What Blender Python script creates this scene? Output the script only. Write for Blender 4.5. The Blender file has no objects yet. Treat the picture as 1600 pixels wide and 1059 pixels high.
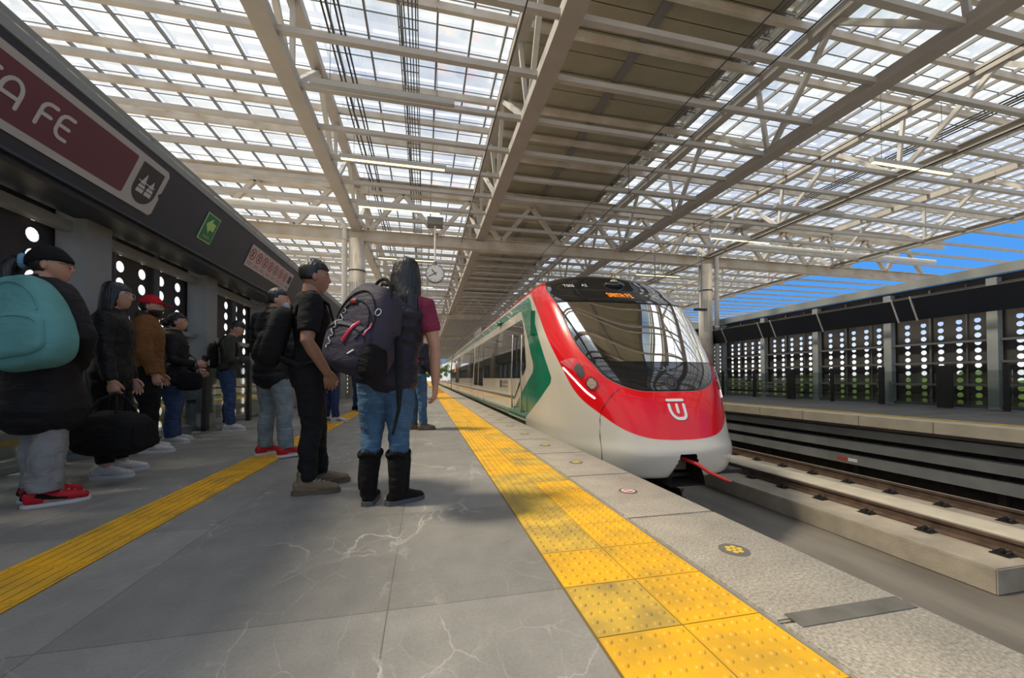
import bpy, bmesh, math, random
import numpy as np
from mathutils import Vector, Matrix
random.seed(7)
SC = bpy.context.scene
COL = SC.collection
PI = math.pi
R = math.radians

# ------------------------------------------------------------------ materials
def mat(name, color=(.5, .5, .5), rough=.6, metal=0., var=0., vscale=8., bump=0., bscale=60., emit=None, estr=0.,
        stretch=(1, 1, 1), spec=.5, coat=0., dark=None, detail=4.):
    m = bpy.data.materials.new(name); m.use_nodes = True
    nt = m.node_tree; b = nt.nodes['Principled BSDF']
    b.inputs['Base Color'].default_value = (*color, 1)
    b.inputs['Roughness'].default_value = rough
    b.inputs['Metallic'].default_value = metal
    b.inputs['Specular IOR Level'].default_value = spec
    b.inputs['Coat Weight'].default_value = coat
    b.inputs['Coat Roughness'].default_value = .03
    if emit:
        b.inputs['Emission Color'].default_value = (*emit, 1); b.inputs['Emission Strength'].default_value = estr
    if var or bump:
        tc = nt.nodes.new('ShaderNodeTexCoord'); mp = nt.nodes.new('ShaderNodeMapping')
        mp.inputs['Scale'].default_value = stretch
        nt.links.new(tc.outputs['Object'], mp.inputs['Vector'])
    if var:
        n = nt.nodes.new('ShaderNodeTexNoise'); n.inputs['Scale'].default_value = vscale; n.inputs['Detail'].default_value = detail
        r = nt.nodes.new('ShaderNodeMapRange'); r.inputs['From Min'].default_value = .3; r.inputs['From Max'].default_value = .7
        mx = nt.nodes.new('ShaderNodeMix'); mx.data_type = 'RGBA'
        lo = dark if dark else tuple(c * (1 - var) for c in color)
        hi = tuple(min(1, c * (1 + var * .6)) for c in color)
        mx.inputs['A'].default_value = (*lo, 1); mx.inputs['B'].default_value = (*hi, 1)
        nt.links.new(mp.outputs[0], n.inputs['Vector']); nt.links.new(n.outputs['Fac'], r.inputs['Value'])
        nt.links.new(r.outputs[0], mx.inputs['Factor']); nt.links.new(mx.outputs['Result'], b.inputs['Base Color'])
    if bump:
        n2 = nt.nodes.new('ShaderNodeTexNoise'); n2.inputs['Scale'].default_value = bscale; n2.inputs['Detail'].default_value = 3
        bp = nt.nodes.new('ShaderNodeBump'); bp.inputs['Strength'].default_value = bump; bp.inputs['Distance'].default_value = .02
        nt.links.new(mp.outputs[0], n2.inputs['Vector']); nt.links.new(n2.outputs['Fac'], bp.inputs['Height'])
        nt.links.new(bp.outputs[0], b.inputs['Normal'])
    return m

class NT:
    """small node-tree writer"""
    def __init__(s, m): s.nt = m.node_tree; s.n = s.nt.nodes; s.l = s.nt.links
    def node(s, t, **kw):
        nd = s.n.new(t)
        for k, v in kw.items(): setattr(nd, k, v)
        return nd
    def link(s, a, b): s.l.new(a, b)
    def val(s, sock, v):
        if hasattr(v, 'is_linked') or hasattr(v, 'links'): s.link(v, sock)
        else: sock.default_value = v
    def math(s, op, a, b=0., c=None, clamp=False):
        nd = s.node('ShaderNodeMath', operation=op, use_clamp=clamp)
        s.val(nd.inputs[0], a); s.val(nd.inputs[1], b)
        if c is not None: s.val(nd.inputs[2], c)
        return nd.outputs[0]
    def mix(s, f, a, b, bt='MIX'):
        nd = s.node('ShaderNodeMix', data_type='RGBA', blend_type=bt)
        s.val(nd.inputs['Factor'], f)
        for k, v in (('A', a), ('B', b)):
            if isinstance(v, tuple): nd.inputs[k].default_value = (*v, 1) if len(v) == 3 else v
            else: s.link(v, nd.inputs[k])
        return nd.outputs['Result']
    def noise(s, vec, scale, detail=4., rough=.5, dist=0.):
        nd = s.node('ShaderNodeTexNoise'); s.link(vec, nd.inputs['Vector'])
        nd.inputs['Scale'].default_value = scale; nd.inputs['Detail'].default_value = detail
        nd.inputs['Roughness'].default_value = rough; nd.inputs['Distortion'].default_value = dist
        return nd.outputs['Fac']
    def ramp(s, v, lo, hi, a=0., b=1.):
        nd = s.node('ShaderNodeMapRange'); s.val(nd.inputs['Value'], v)
        nd.inputs['From Min'].default_value = lo; nd.inputs['From Max'].default_value = hi
        nd.inputs['To Min'].default_value = a; nd.inputs['To Max'].default_value = b
        return nd.outputs[0]
    def mapping(s, scale=(1, 1, 1), loc=(0, 0, 0), rot=(0, 0, 0)):
        tc = s.node('ShaderNodeTexCoord'); mp = s.node('ShaderNodeMapping')
        mp.inputs['Scale'].default_value = scale; mp.inputs['Location'].default_value = loc; mp.inputs['Rotation'].default_value = rot
        s.link(tc.outputs['Object'], mp.inputs['Vector']); return mp.outputs[0]

# ------------------------------------------------------------------ objects
def link(o, parent=None):
    COL.objects.link(o)
    if parent is not None: o.parent = parent
    return o
def mesh_obj(name, bm, m=None, parent=None, smooth=False, recalc=True):
    if recalc: bmesh.ops.recalc_face_normals(bm, faces=bm.faces[:])
    me = bpy.data.meshes.new(name); bm.to_mesh(me); bm.free()
    if m is not None:
        for x in (m if isinstance(m, (list, tuple)) else [m]): me.materials.append(x)
    if smooth:
        me.polygons.foreach_set('use_smooth', [True] * len(me.polygons))
    return link(bpy.data.objects.new(name, me), parent)
def empty(name, loc=(0, 0, 0), rz=0., parent=None):
    o = bpy.data.objects.new(name, None); o.location = loc; o.rotation_euler = (0, 0, rz); o.empty_display_size = .2
    return link(o, parent)
def tag(o, label=None, cat=None, group=None, kind=None):
    if label: o['label'] = label
    if cat: o['category'] = cat
    if group: o['group'] = group
    if kind: o['kind'] = kind
    return o
def dup(root, loc=None, rz=None, label=None, group=None):
    r = root.copy(); COL.objects.link(r)
    if loc is not None: r.location = loc
    if rz is not None: r.rotation_euler = (0, 0, rz)
    if label: r['label'] = label
    if group: r['group'] = group
    for ch in list(root.children):
        c = ch.copy(); COL.objects.link(c); c.parent = r
        for g in ch.children:
            d = g.copy(); COL.objects.link(d); d.parent = c
    return r

# ------------------------------------------------------------------ bmesh shapes
def box(bm, x0, x1, y0, y1, z0, z1, mi=0):
    v = [bm.verts.new(p) for p in ((x0, y0, z0), (x1, y0, z0), (x1, y1, z0), (x0, y1, z0), (x0, y0, z1), (x1, y0, z1), (x1, y1, z1), (x0, y1, z1))]
    for q in ((0, 3, 2, 1), (4, 5, 6, 7), (0, 1, 5, 4), (1, 2, 6, 5), (2, 3, 7, 6), (3, 0, 4, 7)):
        f = bm.faces.new([v[i] for i in q]); f.material_index = mi
    return v
def beam(bm, a, b, w, h, up=(0, 0, 1), mi=0):
    """rectangular bar from a to b; w across, h along up"""
    a, b = Vector(a), Vector(b); d = (b - a).normalized(); u = Vector(up)
    s = d.cross(u)
    if s.length < 1e-4: s = d.cross(Vector((1, 0, 0)))
    s.normalize(); u = s.cross(d).normalized()
    v = []
    for p in (a, b):
        for sx, sz in ((-1, -1), (1, -1), (1, 1), (-1, 1)):
            v.append(bm.verts.new(p + s * sx * w / 2 + u * sz * h / 2))
    for q in ((0, 1, 2, 3), (7, 6, 5, 4), (0, 4, 5, 1), (1, 5, 6, 2), (2, 6, 7, 3), (3, 7, 4, 0)):
        f = bm.faces.new([v[i] for i in q]); f.material_index = mi
def ibeam(bm, a, b, w, h, t=.02, up=(0, 0, 1)):
    """I section from a to b"""
    a, b = Vector(a), Vector(b); u = Vector(up)
    o = u * (h / 2 - t / 2)
    beam(bm, a + o, b + o, w, t, up); beam(bm, a - o, b - o, w, t, up); beam(bm, a, b, t, h - 2 * t, up)
def frame_for(d, ref):
    s = d.cross(ref)
    if s.length < 1e-3: s = d.cross(Vector((0, 1, 0)) if abs(ref.y) < .9 else Vector((1, 0, 0)))
    s.normalize(); return s, s.cross(d).normalized()
def loft(bm, pts, radii, n=12, ref=(0, 1, 0), cap=True, dome=True, mi=0, square=2.):
    """closed tube through pts; radii: r or (across, along-ref); `square` >2 gives boxy sections; ends domed"""
    pts = [Vector(p) for p in pts]; rad = [(r, r) if not isinstance(r, (tuple, list)) else r for r in radii]
    ref = Vector(ref); rings = []
    N = len(pts)
    ds = []
    for i in range(N):
        d = pts[min(i + 1, N - 1)] - pts[max(i - 1, 0)]
        ds.append(d.normalized() if d.length > 1e-9 else Vector((0, 0, 1)))
    P, Q, D = list(pts), list(rad), list(ds)
    if dome:
        for end in (0, -1):
            d = ds[end] * (-1 if end == 0 else 1); r = rad[end]; m_ = min(r)
            ex = [(pts[end] + d * m_ * .38, (r[0] * .88, r[1] * .88)), (pts[end] + d * m_ * .68, (r[0] * .55, r[1] * .55))]
            if end == 0:
                P = [ex[1][0], ex[0][0]] + P; Q = [ex[1][1], ex[0][1]] + Q; D = [ds[0]] * 2 + D
            else:
                P = P + [ex[0][0], ex[1][0]]; Q = Q + [ex[0][1], ex[1][1]]; D = D + [ds[-1]] * 2
    e = 2. / square
    for p, r, d in zip(P, Q, D):
        s, u = frame_for(d, ref); ring = []
        for k in range(n):
            t = 2 * PI * k / n; c, si = math.cos(t), math.sin(t)
            ring.append(bm.verts.new(p + s * r[0] * math.copysign(abs(c) ** e, c) + u * r[1] * math.copysign(abs(si) ** e, si)))
        rings.append(ring)
    for a, b in zip(rings, rings[1:]):
        for k in range(n):
            f = bm.faces.new((a[k], a[(k + 1) % n], b[(k + 1) % n], b[k])); f.material_index = mi
    if cap:
        f = bm.faces.new(rings[0][::-1]); f.material_index = mi
        f = bm.faces.new(rings[-1]); f.material_index = mi
    return rings
def tube(bm, pts, r, n=8, mi=0): loft(bm, pts, [r] * len(pts), n=n, dome=False, ref=(.123, .456, .88), mi=mi)
def ellipsoid(bm, c, r, nu=20, nv=12, fn=None, M=None, mi=0):
    rows = []
    for j in range(nv + 1):
        ph = -PI / 2 + PI * j / nv
        if j in (0, nv):
            q = [Vector((0, 0, -1 if j == 0 else 1))]
        else:
            q = [Vector((math.cos(ph) * math.cos(2 * PI * k / nu), math.cos(ph) * math.sin(2 * PI * k / nu), math.sin(ph))) for k in range(nu)]
        row = []
        for d in q:
            p = Vector((d.x * r[0], d.y * r[1], d.z * r[2]))
            if fn: p = fn(d, p)
            if M is not None: p = M @ p
            row.append(bm.verts.new(p + Vector(c)))
        rows.append(row)
    for a, b in zip(rows, rows[1:]):
        for k in range(nu):
            k2 = (k + 1) % nu
            if len(a) == 1: vs = (a[0], b[k2], b[k])
            elif len(b) == 1: vs = (a[k], a[k2], b[0])
            else: vs = (a[k], a[k2], b[k2], b[k])
            f = bm.faces.new(vs); f.material_index = mi
def cyl(bm, c, r, h, n=24, axis='Z', mi=0):
    ax = {'X': Vector((1, 0, 0)), 'Y': Vector((0, 1, 0)), 'Z': Vector((0, 0, 1))}[axis] if isinstance(axis, str) else Vector(axis)
    c = Vector(c); loft(bm, [c, c + ax * h], [r, r], n=n, dome=False, ref=(.3, .5, .8), mi=mi)
def prism(bm, poly, fn, t, mi=0):
    """2D polygon extruded: fn(u,v,w) -> 3D, w from 0 to t"""
    a = [bm.verts.new(fn(u, v, 0)) for u, v in poly]; b = [bm.verts.new(fn(u, v, t)) for u, v in poly]
    f = bm.faces.new(a[::-1]); f.material_index = mi
    f = bm.faces.new(b); f.material_index = mi
    for i in range(len(poly)):
        j = (i + 1) % len(poly)
        f = bm.faces.new((a[i], a[j], b[j], b[i])); f.material_index = mi
def stroke(bm, pts, w, fn, t=.01, mi=0, n=8):
    """rounded flat stroke through 2D pts: one box per segment + round joints"""
    for (x0, y0), (x1, y1) in zip(pts, pts[1:]):
        dx, dy = x1 - x0, y1 - y0; L = math.hypot(dx, dy)
        if L < 1e-6: continue
        nx, ny = -dy / L * w / 2, dx / L * w / 2
        prism(bm, [(x0 - nx, y0 - ny), (x1 - nx, y1 - ny), (x1 + nx, y1 + ny), (x0 + nx, y0 + ny)], fn, t, mi)
    for (x, y) in pts:
        prism(bm, [(x + w / 2 * math.cos(2 * PI * k / n), y + w / 2 * math.sin(2 * PI * k / n)) for k in range(n)], fn, t * .98, mi)
def arc2(cx, cy, rx, ry, a0, a1, n=8):
    return [(cx + rx * math.cos(R(a0 + (a1 - a0) * i / n)), cy + ry * math.sin(R(a0 + (a1 - a0) * i / n))) for i in range(n + 1)]
def disc2(cx, cy, r, n=24): return [(cx + r * math.cos(2 * PI * k / n), cy + r * math.sin(2 * PI * k / n)) for k in range(n)]
def ring2(bm, cx, cy, r0, r1, fn, t, n=28, mi=0):
    for k in range(n):
        a, b = 2 * PI * k / n, 2 * PI * (k + 1) / n
        prism(bm, [(cx + r0 * math.cos(a), cy + r0 * math.sin(a)), (cx + r1 * math.cos(a), cy + r1 * math.sin(a)),
                   (cx + r1 * math.cos(b), cy + r1 * math.sin(b)), (cx + r0 * math.cos(b), cy + r0 * math.sin(b))], fn, t, mi)
def text_polys(body, size=1.):
    """triangulated glyph outlines of the built-in font as (verts2d, faces)"""
    cu = bpy.data.curves.new('txt', 'FONT'); cu.body = body; cu.size = size; cu.resolution_u = 3
    o = bpy.data.objects.new('txt', cu); COL.objects.link(o)
    dg = bpy.context.evaluated_depsgraph_get(); me = o.evaluated_get(dg).to_mesh()
    vs = [(v.co.x, v.co.y) for v in me.vertices]; fs = [tuple(p.vertices) for p in me.polygons]
    o.evaluated_get(dg).to_mesh_clear(); bpy.data.objects.remove(o); bpy.data.curves.remove(cu)
    return vs, fs
def add_text(bm, body, size, fn, center=False, mi=0, sx=1.):
    vs, fs = text_polys(body, size)
    if center and vs:
        w = (max(v[0] for v in vs) + min(v[0] for v in vs)) / 2; vs = [(x - w, y) for x, y in vs]
    q = [bm.verts.new(fn(x * sx, y, .0)) for x, y in vs]
    for f in fs:
        try: bm.faces.new([q[i] for i in f]).material_index = mi
        except ValueError: pass
def remesh(o, voxel, smooth=6, fac=.5):
    m = o.modifiers.new('r', 'REMESH'); m.mode = 'VOXEL'; m.voxel_size = voxel; m.use_smooth_shade = True
    if smooth:
        s = o.modifiers.new('s', 'SMOOTH'); s.iterations = smooth; s.factor = fac
    return o
_tex = {}
def wrinkle(o, size, strength, depth=2):
    k = (round(size, 3), depth)
    if k not in _tex:
        t = bpy.data.textures.new('fold', 'CLOUDS'); t.noise_scale = size; t.noise_depth = depth; _tex[k] = t
    d = o.modifiers.new('d', 'DISPLACE'); d.texture = _tex[k]; d.strength = strength * 1.5; d.mid_level = .5; d.texture_coords = 'LOCAL'
    return o
EXPOSURE = 0.05; SKY = 1.2; SUN = 9
# ------------------------------------------------------------------ camera, light, sky
cam = bpy.data.cameras.new('camera'); cam_o = link(bpy.data.objects.new('camera', cam))
F_PX = 610.
cam.sensor_fit = 'HORIZONTAL'; cam.sensor_width = 36.; cam.lens = 36. * F_PX / 1600.
PITCH = R(1.)
cam.shift_y = ((590.5 - F_PX * math.tan(PITCH)) - 529.5) / 1600.
cam.clip_start = .05; cam.clip_end = 800
cam_o.location = (0, 0, .8)
cam_o.rotation_euler = (R(90) + PITCH, 0, -R(12.66))
SC.camera = cam_o
vs_ = SC.view_settings
vs_.view_transform = 'Standard'; vs_.look = 'None'; vs_.gamma = 1.; vs_.use_curve_mapping = False; vs_.exposure = EXPOSURE
SC.cycles.max_bounces = 8; SC.cycles.transparent_max_bounces = 24; SC.cycles.diffuse_bounces = 4
SC.cycles.use_denoising = True

w = bpy.data.worlds.new('sky'); SC.world = w; w.use_nodes = True
nt = NT(w)
bg = nt.n['Background']
tc = nt.node('ShaderNodeTexCoord'); sep = nt.node('ShaderNodeSeparateXYZ'); nt.link(tc.outputs['Generated'], sep.inputs[0])
up = nt.ramp(sep.outputs[2], 0., .55)
base = nt.mix(up, (.075, .31, .80), (.06, .25, .66))
mp = nt.node('ShaderNodeMapping'); mp.inputs['Scale'].default_value = (1., 1., 2.2); nt.link(tc.outputs['Generated'], mp.inputs['Vector'])
cover = nt.math('MINIMUM', nt.ramp(sep.outputs[2], .2, .5, .62, .40), nt.ramp(sep.outputs[0], -.1, .45, .36, .62))           # more cloud overhead than low down
cl = nt.ramp(nt.math('SUBTRACT', nt.noise(mp.outputs[0], 2.6, 8., .55), cover), -.02, .14)
low = nt.math('MAXIMUM', nt.ramp(sep.outputs[2], .03, .15, 1., 0.), nt.math('MULTIPLY', nt.ramp(sep.outputs[2], .2, .5, 1., 0.), nt.ramp(sep.outputs[0], -.5, -.15, 1., 0.)))            # pale haze at the skyline
cl = nt.math('MAXIMUM', cl, nt.math('MULTIPLY', low, .9))
c2 = nt.mix(cl, base, nt.mix(low, (.76, .84, .93), (.97, .95, .91)))
dn = nt.ramp(sep.outputs[2], -.25, -.02)
c3 = nt.mix(dn, (.3, .28, .24), c2)
nt.link(c3, bg.inputs['Color']); bg.inputs['Strength'].default_value = SKY
sun = bpy.data.lights.new('sun', 'SUN'); sun.energy = SUN; sun.angle = R(9); sun.color = (1., .87, .66)
so = link(bpy.data.objects.new('sun', sun)); so.location = (-20, 5, 30)
dv = Vector((1., -.12, -1.42)).normalized(); so.rotation_euler = dv.to_track_quat('-Z', 'Y').to_euler()

# ------------------------------------------------------------------ setting materials
M = {}
def stone_floor(name, c, cell, off, veins=True, speck=.0, var=.15):
    m = bpy.data.materials.new(name); m.use_nodes = True; t = NT(m); b = t.n['Principled BSDF']
    vec = t.mapping(loc=off)
    br = t.node('ShaderNodeTexBrick'); br.offset = .0; br.squash = 1.
    t.link(vec, br.inputs['Vector'])
    br.inputs['Scale'].default_value = 1.; br.inputs['Mortar Size'].default_value = .0028; br.inputs['Mortar Smooth'].default_value = .3
    br.inputs['Brick Width'].default_value = cell[0]; br.inputs['Row Height'].default_value = cell[1]; br.inputs['Bias'].default_value = 0
    br.inputs['Color1'].default_value = (*[x * (1 - var) for x in c], 1); br.inputs['Color2'].default_value = (*[x * (1 + var * .5) for x in c], 1)
    br.inputs['Mortar'].default_value = (*[x * .55 for x in c], 1)
    pl = t.mapping()
    big = t.ramp(t.noise(pl, .9, 5, .6), .3, .7, .86, 1.12)
    fine = t.ramp(t.noise(pl, 90, 3, .7), .3, .7, 1 - .1 - speck, 1 + .1 + speck)
    mott = t.ramp(t.noise(pl, 7, 6, .65), .3, .7, .9, 1.1)
    k = t.math('MULTIPLY', t.math('MULTIPLY', big, fine), mott)
    cc = t.node('ShaderNodeVectorMath', operation='SCALE'); t.link(br.outputs['Color'], cc.inputs[0]); t.link(k, cc.inputs['Scale'])
    col = cc.outputs[0]
    if veins:
        # pale mineral veins: thin broken cracks along the edges of distorted cells
        for sc, dist, wd, amt, seed in ((.75, .55, .008, .65, 3.), (1.7, .35, .009, .45, 8.), (3.6, .2, .012, .30, 15.)):
            v0 = t.mapping(scale=(1.25, .8, 1), loc=(seed, seed * .7, 0), rot=(0, 0, .35))
            nz = t.node('ShaderNodeTexNoise'); nz.inputs['Scale'].default_value = 3.2; nz.inputs['Detail'].default_value = 6; t.link(v0, nz.inputs['Vector'])
            wv = t.node('ShaderNodeVectorMath', operation='MULTIPLY_ADD'); t.link(nz.outputs['Color'], wv.inputs[0]); wv.inputs[1].default_value = (dist,) * 3; t.link(v0, wv.inputs[2])
            vo = t.node('ShaderNodeTexVoronoi', feature='DISTANCE_TO_EDGE'); vo.inputs['Scale'].default_value = sc; t.link(wv.outputs[0], vo.inputs['Vector'])
            ln = t.ramp(vo.outputs['Distance'], 0., wd, 1., 0.)
            msk = t.ramp(t.noise(t.mapping(loc=(seed * 2, 0, 0)), 1.5, 5, .65), .47, .62)
            col = t.mix(t.math('MULTIPLY', t.math('MULTIPLY', ln, msk), amt, clamp=True), col, (.56, .52, .46))
        sp = t.ramp(t.noise(t.mapping(scale=(1, 5, 1), rot=(0, 0, .5)), 26, 3, .7), .72, .8, 0, .18)
        col = t.mix(sp, col, (.5, .47, .42))
    t.link(col, b.inputs['Base Color'])
    t.link(t.ramp(t.noise(pl, 3, 4), .3, .7, .42, .66), b.inputs['Roughness'])
    bp = t.node('ShaderNodeBump'); bp.inputs['Strength'].default_value = .25; bp.inputs['Distance'].default_value = .006
    h = t.math('SUBTRACT', t.noise(pl, 120, 3, .7), t.math('MULTIPLY', br.outputs['Fac'], 1.2))
    t.link(h, bp.inputs['Height']); t.link(bp.outputs[0], b.inputs['Normal'])
    return m
M['stone'] = stone_floor('grey stone tiles', (.235, .222, .205), (.98, .98), (.12 + .98 * 10, -1.42 + .98 * 10, 0))
M['granite'] = stone_floor('speckled granite', (.35, .31, .255), (9., 9.), (20, 20, 0), veins=False, speck=.38, var=.02)
M['concrete'] = mat('concrete', (.33, .285, .225), .85, var=.3, vscale=2.2, bump=.3, bscale=40, detail=8)
M['concrete_light'] = mat('pale concrete', (.50, .44, .345), .85, var=.16, vscale=3., bump=.2, bscale=40, detail=8)
M['pit'] = mat('stained concrete', (.20, .175, .145), .8, var=.42, vscale=.9, bump=.25, bscale=30, detail=9, stretch=(1.6, .5, 1))
M['yellow'] = mat('yellow tactile tile', (.76, .385, .006), .55, var=.22, vscale=5., bump=.12, bscale=90, dark=(.50, .29, .03), detail=7)
M['yellow_worn'] = mat('worn yellow tile', (.58, .36, .035), .6, var=.3, vscale=6., dark=(.32, .22, .06), detail=7)
M['groove'] = mat('dirty groove', (.16, .11, .035), .8)
M['steel'] = mat('grey painted steel', (.47, .45, .43), .5, var=.10, vscale=2.5, detail=6)
M['steel_up'] = mat('cream painted steel', (.56, .53, .49), .55, var=.22, vscale=1.6, dark=(.46, .38, .29), detail=8)
M['girder'] = mat('taupe painted steel', (.38, .35, .325), .5, var=.08, vscale=2.)
M['bar'] = mat('dark glazing bar', (.20, .20, .205), .5)
M['brown'] = mat('brown roof sheet', (.36, .33, .25), .7, var=.10, vscale=1.5)
M['post_dark'] = mat('dark grey steel bar', (.085, .088, .09), .55)
M['post'] = mat('grey steel post', (.25, .265, .265), .5, var=.12, vscale=3.)
M['panel'] = mat('dark perforated sheet', (.040, .036, .035), .55, var=.2, vscale=2.)
M['rust_panel'] = mat('brown dark panel', (.055, .03, .027), .6, var=.2)
M['fascia'] = mat('dark blue grey fascia', (.022, .032, .050), .38, var=.12, vscale=1.5)
M['fascia_trim'] = mat('grey channel', (.22, .235, .235), .45)
M['black'] = mat('black paint', (.012, .012, .014), .4)
M['black_cloth'] = mat('black cloth', (.010, .010, .012), .85)
M['navy_banner'] = mat('dark navy sheet', (.012, .015, .024), .4)
M['rail'] = mat('rusty rail steel', (.115, .075, .055), .6, metal=.3, var=.4, vscale=6.)
M['rail_top'] = mat('worn rail head', (.42, .36, .30), .38, metal=.6, var=.2, vscale=4.)
M['guard'] = mat('grey guard beam', (.215, .225, .225), .5, var=.2, vscale=2.)
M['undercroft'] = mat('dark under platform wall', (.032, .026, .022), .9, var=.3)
M['pipe'] = mat('white pvc pipe', (.66, .65, .62), .5)
M['chrome'] = mat('brushed steel', (.62, .62, .62), .25, metal=1.)
M['white'] = mat('white paint', (.80, .79, .77), .5)
M['led_tube'] = mat('lit tube', (.9, .85, .5), .4, emit=(1., .86, .42), estr=2.2)
M['tube_off'] = mat('grey lamp housing', (.43, .43, .42), .5)
def glassy(name, tint, trans, rough=.02, refl=.06, milky=None, milk=0., most=1.):
    m = bpy.data.materials.new(name); m.use_nodes = True; t = NT(m); t.n.remove(t.n['Principled BSDF'])
    out = t.n['Material Output']
    tr = t.node('ShaderNodeBsdfTransparent'); tr.inputs[0].default_value = (*tint, 1)
    gl = t.node('ShaderNodeBsdfGlossy'); gl.inputs['Roughness'].default_value = rough; gl.inputs[0].default_value = (1, 1, 1, 1)
    fr = t.node('ShaderNodeFresnel'); fr.inputs[0].default_value = 1.5
    cur = tr.outputs[0]
    if milk:
        tl = t.node('ShaderNodeBsdfTranslucent'); tl.inputs[0].default_value = (*milky, 1)
        mm = t.node('ShaderNodeMixShader'); t.link(cur, mm.inputs[1]); t.link(tl.outputs[0], mm.inputs[2])
        vec = t.mapping(); dirt = t.ramp(t.noise(vec, .55, 6, .6), .3, .7, milk * .7, milk * 1.3)
        t.link(dirt, mm.inputs[0]); cur = mm.outputs[0]
    mx = t.node('ShaderNodeMixShader')
    t.link(t.math('MINIMUM', t.math('MULTIPLY', fr.outputs[0], refl / .04, clamp=True), most), mx.inputs[0]); t.link(cur, mx.inputs[1]); t.link(gl.outputs[0], mx.inputs[2])
    t.link(mx.outputs[0], out.inputs[0]); return m
M['roof_glass'] = glassy('roof glass', (.93, .96, .97), 1, .1, .02, (.84, .91, .98), .33)
M['roof_edge_glass'] = glassy('smoked roof glass', (.30, .33, .33), 1, .05, .04)
M['clear_glass'] = glassy('balustrade glass', (.84, .88, .87), 1, .02, .018)

Y0, Y1 = -3.5, 112.
# ------------------------------------------------------------------ platform floor
bm = bmesh.new(); box(bm, -4.2, 1.135, Y0, Y1 + 10, -.30, 0.)
floor = tag(mesh_obj('floor', bm, M['stone']), kind='structure')
k0 = 1.07 - .97 * 4
first = None
for k in range(int((Y1 + 4) / .97)):
    ya = k0 + .97 * k
    if first is None:
        bm = bmesh.new(); box(bm, 1.14, 1.70, .006, .964, -.28, .0)
        bmesh.ops.bevel(bm, geom=[e for e in bm.edges], offset=.006, segments=2, affect='EDGES')
        first = mesh_obj('edge_slab', bm, M['granite'], floor); first.location.y = ya
    else:
        c = first.copy(); COL.objects.link(c); c.location.y = ya
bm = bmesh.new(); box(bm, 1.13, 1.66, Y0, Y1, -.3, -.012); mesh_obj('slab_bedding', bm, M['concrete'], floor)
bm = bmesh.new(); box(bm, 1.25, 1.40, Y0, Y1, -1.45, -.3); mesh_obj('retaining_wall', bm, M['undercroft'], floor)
# steel joint cover between two of the edge slabs
bm = bmesh.new(); box(bm, 1.19, 1.68, 1.03, 1.10, -.001, .004); mesh_obj('joint_cover', bm, mat('dull joint cover', (.15, .14, .12), .7, var=.25, vscale=9.), floor)

# ------------------------------------------------------------------ tactile paving
def dome(bm, x, y, r=.0135, h=.006, n=8):
    a = [bm.verts.new((x + r * math.cos(2 * PI * k / n), y + r * math.sin(2 * PI * k / n), .0035)) for k in range(n)]
    b = [bm.verts.new((x + r * .62 * math.cos(2 * PI * k / n), y + r * .62 * math.sin(2 * PI * k / n), .0035 + h)) for k in range(n)]
    for k in range(n): bm.faces.new((a[k], a[(k + 1) % n], b[(k + 1) % n], b[k]))
    bm.faces.new(b)
T = .2935
tp = tag(empty('tactile_paving', (0, 0, 0)), 'double row of yellow domed tactile tiles along the platform edge', 'tactile paving')
worn = {(0, 3), (0, 5), (1, 6), (0, 4)}
for rowi, x0 in enumerate((.522, .818)):
    bm = bmesh.new(); ny = int((Y1 + 1.5) / T)
    for k in range(ny):
        ya = 1.124 - 8 * T + k * T
        wi = 1 if (rowi, k - 8) in worn or random.random() < .12 else 0
        n0 = len(bm.faces)
        box(bm, x0 + .002, x0 + T - .001, ya + .002, ya + T - .002, -.002, .0035)
        if k < 75:
            for i in range(6):
                for j in range(6): dome(bm, x0 + T * (i + .5) / 6, ya + T * (j + .5) / 6, n=8 if k < 30 else 6)
        elif k < 140:
            for j in range(6): box(bm, x0 + .01, x0 + T - .01, ya + T * (j + .35) / 6, ya + T * (j + .65) / 6, .0035, .008)
        bm.faces.ensure_lookup_table()
        for f in bm.faces[n0:]: f.material_index = wi
    mesh_obj('tile_row', bm, [M['yellow'], M['yellow_worn']], tp)
bm = bmesh.new(); box(bm, .515, 1.117, Y0, Y1, -.002, .001); mesh_obj('mortar_bed', bm, M['groove'], tp)
gp = tag(empty('guide_strip', (0, 0, 0)), 'narrow line of yellow ribbed guide tiles running in front of the waiting queue', 'tactile paving')
bm = bmesh.new()
for k in range(int((Y1 + 1.5) / T)):
    ya = 2.044 - 12 * T + k * T
    box(bm, -1.70, -1.40, ya + .002, ya + T - .002, -.002, .0035)
    for i in range(6):
        xa = -1.70 + .30 * (i + .5) / 6
        box(bm, xa - .0135, xa + .0135, ya + .012, ya + T - .012, .003, .008)
mesh_obj('ribbed_tiles', bm, M['yellow'], gp)
bm = bmesh.new(); box(bm, -1.706, -1.394, Y0, Y1, -.002, .001); mesh_obj('mortar_bed', bm, M['groove'], gp)

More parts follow.
